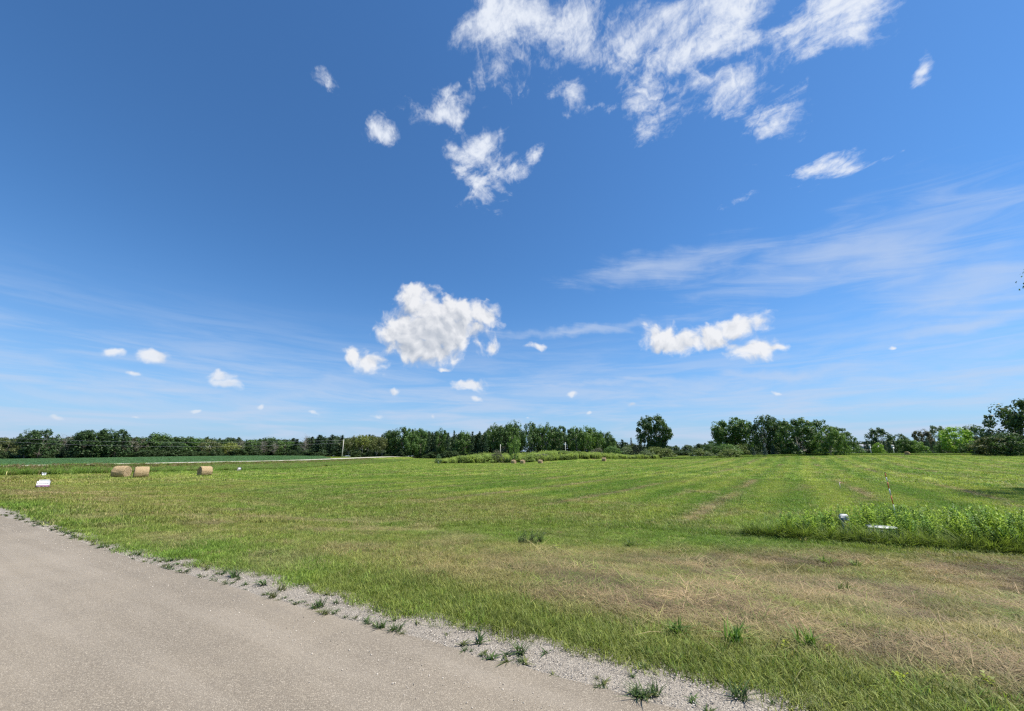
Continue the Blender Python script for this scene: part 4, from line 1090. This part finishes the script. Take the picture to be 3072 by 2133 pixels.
def bale(px, y, rz, label, var, sc_=1.0):
    x = bear(px, y); z = tz(x, y); x = side(px, y, z + .5)
    e = empty('hay_bale', (x, y, z - .04), R(rz)); e.scale = (sc_, sc_, sc_); B = BALE[var % 3]
    for nm, me in (('roll', B['roll']), ('end', B['ends'][0]), ('end', B['ends'][1]), ('loose_straw', B['fringe'])):
        o = bpy.data.objects.new(nm, me); COL.objects.link(o); o.parent = e
    return tag(e, label, 'hay bale', 'round hay bales in the field')
bale(364, 45.5, 12, 'left round hay bale of the near pair, its end turned to the right', 0, 1.05)
bale(424, 44.6, 46, 'right round hay bale of the near pair, showing only its side', 1, 1.02)
bale(615, 48.4, 60, 'single near round hay bale standing apart right of the pair', 2, .98)
bale(1541, 122, -38, 'leftmost of three far hay bales below the young tree', 1)
bale(1568, 122, -34, 'middle one of three far hay bales right of the young tree', 0)
bale(1621, 122, -36, 'rightmost of three far hay bales, below the weed bank', 2)
bale(1812, 134, -30, 'far hay bale alone left of the lone cottonwood', 0)
bale(2722, 128, 38, 'far hay bale at the garden edge on the right', 1)

# ------------------------------------------------------------------ poles, wires
M['pole_wood'] = bark_material('pole_wood', (.46, .43, .38), (.68, .64, .57))
M['wire'] = plain('wire', (.45, .46, .48), .5)
M['ceramic'] = plain('ceramic', (.55, .55, .55), .3)
poles = []
def pole(px, y, top, label):
    x = bear(px, y); h = top_h(top, px, y); e = empty('utility_pole', (x, y, tz(x, y) - .3))
    MB().tube([(0, 0, 0), (0, 0, h * .5), (0, 0, h + .3)], [.20, .17, .13], 10).build('post', M['pole_wood'], e, True)
    for sx in (-.16, .16):
        MB().tube([(sx, 0, h - .35), (sx * 1.5, 0, h - .28), (sx * 1.5, 0, h - .12)], [.02, .035, .045], 6).build('insulator', M['ceramic'], e, True)
    poles.append((x, y, tz(x, y) - .3 + h - .15)); return tag(e, label, 'utility pole', 'utility poles before the long wood')
pole(1026, 203, 1318, 'tall bare pale utility pole standing in front of the long wood')
pole(1501, 215, 1333, 'short looking pole left of the young tree before the wood')
pole(1697, 205, 1327, 'short looking pole above the weed bank, rightmost')
pole(-190, 196, 1302, 'utility pole beyond the left edge carrying the wires')
def wire(a, b, sag, dz, label):
    f = np.linspace(0, 1, 24); a = np.array(a); b = np.array(b)
    p = a + (b - a) * f[:, None]; p[:, 2] += dz - sag * 4 * f * (1 - f)
    tag(MB().tube(p, .022, 4).build('power_line', M['wire']), label, 'wire', 'wires strung before the long wood')
wire(poles[3], poles[0], 2.2, 0, 'upper thin power line across the dark trees at left')
wire(poles[3], poles[0], 3.0, -1.3, 'lower thin power line across the dark trees at left')

# ------------------------------------------------------------------ signs and boxes
M['white_paint'] = plain('white_paint', (.60, .61, .60), .5, var=.03)
M['sign_white'] = plain('sign_white', (.52, .52, .53), .6, var=.03)
M['sign_teal'] = plain('sign_teal', (.45, .62, .60), .5)
M['sign_plum'] = plain('sign_plum', (.24, .05, .17), .5)
M['sign_dark'] = plain('sign_dark', (.03, .03, .035), .5)
M['box_grey'] = plain('box_grey', (.38, .40, .41), .5, var=.06, scale=6)
M['orange'] = plain('orange', (.60, .17, .05), .5)
M['black'] = plain('black', (.02, .02, .02), .6)
M['yellow'] = plain('yellow_label', (.80, .48, .03), .5)
def estate_sign():
    x, y, z = ray_ground(124, 1471); e = empty('yard_sign', (x, y, z), R(38)); e.scale = (.50, .50, .56)
    f = MB()
    for sx in (-.53, .53): f.tube([(sx, 0, -.1), (sx, 0, 1.02)], .014, 6)
    f.tube([(-.53, 0, 1.02), (.53, 0, 1.02)], .014, 6); f.tube([(-.53, 0, .30), (.53, 0, .30)], .014, 6); f.build('frame', M['black'], e)
    p = MB().box((0, -.006, 0.620), (1.02, .02, .56), bevel=.004).build('panel', M['sign_white'], e)
    MB().box((0, -.020, 0.465), (1.00, .008, .06)).build('stripe', M['sign_plum'], p)
    MB().box((0, -.020, 0.385), (1.00, .008, .10)).build('stripe', M['sign_plum'], p)
    MB().box((-.42, -.020, 0.680), (.07, .008, .07), bevel=.002).build('emblem', M['sign_dark'], p)
    t = MB()
    for k in range(16): t.box((-.33 + k * .047, -.020, .675), (.03 + .012 * (k % 3), .008, .022))
    t.build('small_print', M['sign_dark'], p)
    t = MB()
    for cx, w in ((-.30, .30), (.02, .22), (.30, .24)): t.box((cx, -.026, 0.385), (w, .006, .03))
    t.build('small_print', M['white_paint'], p)
    r_ = MB().box((.02, -.004, 0.965), (.80, .018, .13), bevel=.003).build('rider', M['sign_white'], e)
    MB().box((.02, -.016, 0.965), (.66, .008, .03)).build('small_print', M['sign_teal'], r_)
    tag(e, 'white yard sign with plum stripes and a narrow rider on top', 'sign')
estate_sign()
def little_sign():
    x, y, z = ray_ground(717, 1413); e = empty('small_sign', (x, y, z), R(25))
    MB().box((0, 0, .30), (.50, .05, .55), bevel=.01).build('board', M['sign_dark'], e)
    MB().box((.04, -.032, .38), (.32, .012, .26), bevel=.004).build('face', M['box_grey'], e)
    [MB().tube([(sx, 0, -.1), (sx, 0, .06)], .02, 6).build('stake', M['sign_dark'], e) for sx in (-.2, .2)]
    tag(e, 'small dark sign with a white face against the unmown grass', 'sign')
little_sign()
def left_box():
    x, y, z = ray_ground(131, 1427); e = empty('utility_box', (x, y, z), R(20)); e.scale = (.42, .42, .5)
    MB().box((0, 0, .32), (.62, .5, .64), bevel=.02).build('cabinet', M['box_grey'], e)
    MB().box((0, 0, .665), (.70, .58, .05), bevel=.015).build('lid', M['box_grey'], e)
    MB().box((-.42, -.05, .40), (.14, .16, .80), bevel=.02).build('riser', M['box_grey'], e)
    tag(e, 'pale utility box half sunk in weeds behind the yard sign', 'utility box')
    x, y, z = ray_ground(19, 1421); e = empty('marker_post', (x, y, z))
    M['dull_yellow'] = plain('dull_yellow', (.48, .44, .16), .6); MB().tube([(0, 0, -.1), (0, 0, .62)], .03, 8).build('post', M['dull_yellow'], e); MB().tube([(0, 0, .62), (0, 0, .66)], [.034, .024], 8).build('cap', M['dull_yellow'], e)
    tag(e, 'short yellow marker post at the far left by the road', 'post')
left_box()
def cable_pedestal():
    y, z = 12.45, -.65; x = side(2529, y, 0); z = tz(x, y); e = empty('cable_pedestal', (x, y, z), R(-32))
    h = EYE - (1532 - 1368) * y / 1193.0 - z
    e.scale = (.72, .72, 1.0)
    MB().box((0, 0, h * .45), (.20, .20, h * .9), bevel=.02).build('cabinet', M['box_grey'], e)
    hd = MB().box((0, 0, h - .09), (.30, .27, .17), bevel=.03).build('hood', M['box_grey'], e)
    MB().box((0, 0, h + .003), (.24, .21, .014), bevel=.006).build('cap', M['white_paint'], hd)
    MB().box((.02, -.104, h - .27), (.13, .012, .16), bevel=.004).build('label', M['yellow'], e)
    tag(e, 'white hooded cable pedestal with a yellow label among tall weeds', 'pedestal')
    y = 11.9; x = side(2645, y, -.3); z = tz(x, y); e = empty('transformer_box', (x, y, z), R(-33)); hh = .40; e.scale = (.56, .56, .80)
    MB().box((0, 0, hh * .5 - .02), (1.10, .72, hh - .04), bevel=.02).build('cabinet', M['box_grey'], e)
    l_ = MB().box((0, 0, hh), (1.18, .80, .05), bevel=.02).build('lid', M['box_grey'], e)
    MB().box((.3, -.412, hh), (.10, .03, .03), bevel=.006).build('hasp', M['box_grey'], l_)
    tag(e, 'low pale box with a flat lid nearly buried in the tall weeds', 'utility box')
cable_pedestal()
def stake():
    y = 15.0; x = side(2688, y, -.4); z = tz(x, y); top = EYE - (1415 - 1368) * y / 1193.0
    e = empty('snow_stake', (x, y, z)); H = top - z
    bands = [(0, .30, 'orange'), (.30, .42, 'white_paint'), (.42, .56, 'orange'), (.56, .70, 'white_paint'), (.70, .82, 'orange'), (.82, .965, 'orange')]
    bands = [(0, .34, 'white_paint'), (.34, .52, 'orange'), (.52, .66, 'white_paint'), (.66, .80, 'orange'), (.80, .90, 'white_paint'), (.90, .975, 'orange'), (.975, 1.0, 'black')]
    for a, b, m_ in bands:
        L_ = lambda f: (-.03 * f, .02 * f, f * H)
        MB().tube([L_(a), L_(b)], .017, 8).build('band', M[m_], e)
    tag(e, 'thin orange and white striped snow stake behind the tall weeds', 'stake')
    x, y, z = ray_ground(2522, 1468); e = empty('survey_stake', (x, y, z))
    MB().box((0, 0, .22), (.035, .02, .50)).build('lath', M['pole_wood'], e)
    MB().box((.05, 0, .44), (.10, .006, .06)).build('ribbon', plain('ribbon', (.72, .36, .34), .7), e)
    tag(e, 'faint wooden survey stake with a pinkish ribbon in the field', 'stake')
stake()
def sapling():
    y = 118.0; px = 1316; e = seen('young_tree', px, 1361, 17, y, (.10, .16, .07), 'little sapling with a white trunk guard left of the weed bank', name='sapling')
    s_ = e.scale; MB().tube([(0, 0, .0), (0, 0, .34)], [.06, .055], 8).build('trunk_guard', M['white_paint'], e)
sapling()
def garden():
    y = 192.0
    M['roof_grey'] = plain('roof_grey', (.36, .37, .39), .8, var=.1, scale=3); M['siding'] = plain('siding', (.72, .72, .70), .6, var=.05, scale=2); M['pane'] = plain('pane', (.05, .06, .07), .15)
    x = bear(2606, y); z = tz(x, y); e = empty('house', (x, y, z), R(-28))
    top = top_h(1333, 2606, y)
    MB().box((0, 0, top * .28), (11, 8, top * .56)).build('wall', M['siding'], e)
    rm = MB(); hw, hd, zb = 5.9, 4.5, top * .56
    rm.add([(-hw, -hd, zb), (hw, -hd, zb), (hw, 0, top), (-hw, 0, top), (-hw, hd, zb), (hw, hd, zb)], q=[[0, 1, 2, 3], [3, 2, 5, 4], [0, 4, 5, 1]], t=[[0, 3, 4], [1, 5, 2]])
    rm.build('roof', M['roof_grey'], e)
    for wx in (-3.4, 0, 3.4):
        w_ = MB().box((wx, -4.02, top * .30), (1.1, .06, 1.2)).build('window', M['white_paint'], e); MB().box((wx, -4.06, top * .30), (.9, .03, 1.0)).build('pane', M['pane'], w_)
    tag(e, 'pale house with a grey roof showing through the columnar evergreens', 'house')
    for px, py, bx, lb in ((2685, 1335, 1.15, 'white birdhouse on a white post before the evergreens'), (2616, 1334, .5, 'narrow white post box left of the birdhouse among the evergreens')):
        y2 = 150.0; x = bear(px, y2); z = tz(x, y2); h = top_h(py, px, y2); e = empty('birdhouse', (x, y2, z), .2)
        MB().tube([(0, 0, -.2), (0, 0, h - 1.2)], [.11, .08], 8).build('post', M['white_paint'], e)
        b_ = MB().box((0, 0, h - .8), (bx * .55, .5, .9), bevel=.02).build('box', M['white_paint'], e)
        rf = MB(); w2 = bx * .36
        rf.add([(-w2, -.32, h - .36), (w2, -.32, h - .36), (w2, .32, h - .36), (-w2, .32, h - .36), (0, -.32, h), (0, .32, h)], q=[[0, 4, 5, 3], [1, 2, 5, 4], [0, 3, 2, 1]], t=[[0, 1, 4], [2, 3, 5]])
        rf.build('roof', M['white_paint'], b_)
        tag(e, lb, 'birdhouse')
garden()

# ------------------------------------------------------------------ small plants by the road
def tuft_mesh(seed, kind):
    rng = np.random.RandomState(seed)
    if kind == 'grass': V, q, t, lv = blades(rng, 34, .04, .105, .009, 1.2, .9); return mesh_obj('leaves', V, [q, t], M['leaf'], attrs={'lv': ('FLOAT', lv)}, link=False).data
    if kind == 'rosette':
        V, q, t, lv = blades(rng, 16, .02, .085, .020, 1.6, .8); return mesh_obj('leaves', V, [q, t], M['leaf'], attrs={'lv': ('FLOAT', lv)}, link=False).data
    VV, QQ, LL, n = [], [], [], 0
    for k in range(11 if kind == 'weed' else 4):
        mb, lv = stalk_plant(rng, h=rng.uniform(.25, 1.0) if kind == 'weed' else rng.uniform(.2, .5), leaves=22 if kind == 'weed' else 5, ll=.22 if kind == 'weed' else .3, lw=.06 if kind == 'weed' else .2, lean=.9); v = np.concatenate(mb.v) + np.append(rng.randn(2) * (.2 if kind == 'weed' else .12), 0)
        VV.append(v); QQ.append(np.concatenate(mb.f4) + n); n += len(v); LL.append(lv)
    return mesh_obj('leaves', np.concatenate(VV), [np.concatenate(QQ)], M['leaf'], attrs={'lv': ('FLOAT', np.concatenate(LL))}, link=False).data
TUFT = {k: [tuft_mesh(60 + 7 * i + len(k), k) for i in range(4)] for k in ('grass', 'rosette', 'weed', 'broad')}
_tk = [0]
def tuft(kind, px, py, size, tint, label, group, name='weed_tuft', cat='weed'):
    x, y, z = ray_ground(px, py); _tk[0] += 1
    o = bpy.data.objects.new(name, TUFT[kind][_tk[0] % 4]); COL.objects.link(o)
    o.location = (x, y, z + .004); o.rotation_euler = (0, 0, random.random() * 6.28); size *= .8 if 'gravel' in group else 1; o.scale = (size, size, size * random.uniform(.8, 1.1))
    o.color = (*(np.array(tint) * random.uniform(.85, 1.15)), 1)
    return tag(o, label, cat, group)
DG = (.070, .115, .034); OG = (.125, .145, .050)
GW = 'weeds growing in the gravel shoulder'
for kind, px, py, s_, tn, lb in [
    ('grass', 1922, 2096, 1.5, DG, 'largest bushy weed on the gravel, left of its smaller companion near the bottom'),
    ('grass', 1965, 2086, 1.05, DG, 'smaller companion right beside the largest gravel weed'),
    ('grass', 2220, 2094, 1.4, DG, 'bushy weed on the gravel furthest right near the bottom'),
    ('rosette', 1438, 1932, 1.3, DG, 'star shaped plantain on the gravel in the middle'),
    ('grass', 1560, 1962, 1.4, DG, 'upright dark weed on the gravel right of the star shaped plantain'),
    ('grass', 1143, 1886, 1.3, DG, 'left one of two dark weeds at the asphalt edge'),
    ('grass', 1188, 1895, 1.25, DG, 'right one of two dark weeds at the asphalt edge'),
    ('grass', 703, 1732, 1.9, DG, 'dense dark weed clump on the gravel at left'),
    ('rosette', 790, 1757, 1.5, DG, 'flat dark weed right of the dense clump at left'),
    ('grass', 845, 1772, 1.3, OG, 'olive grass tuft on the gravel left of the middle'),
    ('rosette', 416, 1668, 1.5, DG, 'leftmost separate weed on the gravel'),
    ('grass', 815, 1796, 1.2, OG, 'flat olive tuft at the asphalt edge left of the middle'),
    ('grass', 975, 1846, 1.1, OG, 'yellowish flat tuft at the asphalt edge'),
    ('grass', 960, 1822, 1.3, DG, 'upright weed above the yellowish flat tuft')]:
    tuft(kind, px, py, s_, tn, lb, GW)
tg_ = random.Random(8)
for i in range(230):
    far = i % 2 == 0
    t_ = tg_.uniform(-17, -4) if far else tg_.uniform(-6, 2.7); s_ = abs(tg_.gauss(.24, .16)) if far else tg_.choice((tg_.uniform(.0, .52), abs(tg_.gauss(0, .07))))
    s_ = float(edge_a(t_)) + min(s_ / .5, 1.0) * max(.1, float(edge_g(t_) - edge_a(t_))); x = P0[0] + t_ * ALONG[0] + s_ * ACROSS[0]; y = P0[1] + t_ * ALONG[1] + s_ * ACROSS[1]
    o = bpy.data.objects.new('weed_tuft', TUFT[tg_.choice(['grass', 'rosette', 'rosette'])][i % 4]); COL.objects.link(o)
    k = tg_.uniform(.28, .78) * (1.45 if far else 1.0); o.location = (x, y, tz(x, y) + .004); o.rotation_euler = (0, 0, tg_.random() * 6.28); o.scale = (k, k, k * .7)
    o.color = (*(np.array(DG if tg_.random() < .55 else OG) * tg_.uniform(.8, 1.25)), 1)
    tag(o, 'little weed sprouting among others in the pale gravel shoulder', 'weed', 'little weeds scattered in the gravel')
VW = 'weeds standing in the verge'
for kind, px, py, s_, tn, lb in [
    ('weed', 1592, 1634, .42, (.085, .12, .04), 'dark upright weed clump standing in the parched verge'),
    ('weed', 1622, 1630, .34, (.11, .16, .04), 'thin upright weed right beside the dark clump in the verge'),
    ('broad', 1672, 1648, .30, (.26, .33, .06), 'pale lime cut leaves lying right of the dark weed clump'),
    ('weed', 1562, 1630, .28, (.09, .13, .045), 'short weed left of the dark clump in the verge'),
    ('broad', 2365, 1950, .16, (.27, .32, .04), 'yellow leaved seedling left of the other in the lower right grass'),
    ('broad', 2490, 1955, .15, (.27, .32, .04), 'yellow leaved seedling right of the other in the lower right grass'),
    ('broad', 2960, 2062, .17, (.27, .32, .04), 'yellow green seedling near the lower right corner'),
    ('broad', 2700, 2045, .13, (.30, .36, .04), 'yellow green seedling left of the lower right corner'),
    ('broad', 2935, 1845, .12, (.30, .34, .05), 'tiny yellow seedling in the parched ground at right'),
    ('grass', 2205, 1932, 1.9, (.12, .21, .035), 'tall green grass tuft standing up at the edge of the parched strip'),
    ('grass', 2035, 1905, 1.6, (.12, .2, .035), 'second tall green grass tuft left of the first at the parched strip'),
    ('grass', 2425, 1945, 1.9, (.12, .2, .035), 'green grass tuft between the two yellow seedlings'),
    ('grass', 2480, 1690, 2.2, (.15, .22, .04), 'flattened bright green grass patch in the parched strip'),
    ('grass', 2570, 1700, 2.0, (.15, .22, .04), 'second flattened green grass patch right of the first'),
    ('grass', 1890, 1640, 2.2, (.12, .18, .04), 'low green weed patch in the parched strip'),
    ('grass', 2530, 1775, 1.8, (.14, .2, .04), 'small green grass patch in the middle of the parched strip')]:
    tuft(kind, px, py, s_, tn, lb, VW)

# stones and crumbs lying on the shoulder and the road edge
def stones():
    rng = np.random.RandomState(31); its = []
    for k in range(4):
        v = rng.randn(10, 3); v /= np.linalg.norm(v, axis=1)[:, None]; v *= rng.uniform(.7, 1.1, (10, 1)); v[:, 2] *= .65
        import bmesh
        bm = bmesh.new(); [bm.verts.new(p) for p in v]; bmesh.ops.convex_hull(bm, input=bm.verts); bm.verts.index_update()
        used = [p for p in bm.verts if p.link_faces]; mp = {p: i for i, p in enumerate(used)}
        its.append((np.array([p.co[:] for p in used]), [np.array([[mp[q] for q in f.verts] for f in bm.faces if len(f.verts) == 3])], rng.rand(len(used)), M['stone'])); bm.free()
    proto_collection('stone', its)
    n = 16000; t = rng.uniform(-14, 5, n); s_ = np.where(rng.rand(n) < .8, rng.uniform(.0, .62, n), rng.normal(-.1, .25, n)); s_ = np.clip(s_, -1.2, .65); s_ = np.where(s_ > 0, edge_a(t) + s_ / .62 * (edge_g(t) - edge_a(t)), s_)
    x = P0[0] + t * ALONG[0] + s_ * ACROSS[0]; y = P0[1] + t * ALONG[1] + s_ * ACROSS[1]
    r_ = .0035 + .007 * rng.rand(n) ** 3 ; rot = rng.rand(n, 3) * 6.28
    tn = lerp(np.broadcast_to(np.array([.30, .26, .21]), (n, 3)), np.array([.62, .56, .47]), rng.rand(n))
    scatter('loose_stones', PROTO['stone'], np.stack([x, y, terrain(x, y) + .012 + r_ * .3], -1), rot, np.stack([r_, r_, r_], -1), rng.randint(0, 4, n), tn, 'loose pale stones lying on the gravel shoulder', 'gravel')
def stone_mat():
    m, T = material('stone')
    finish(T, T.new('ShaderNodeBsdfPrincipled', {'Base Color': T.new('ShaderNodeAttribute', attribute_type='INSTANCER', attribute_name='tint').outputs['Color'], 'Roughness': .85}).outputs[0]); return m
M['stone'] = stone_mat()
stones()
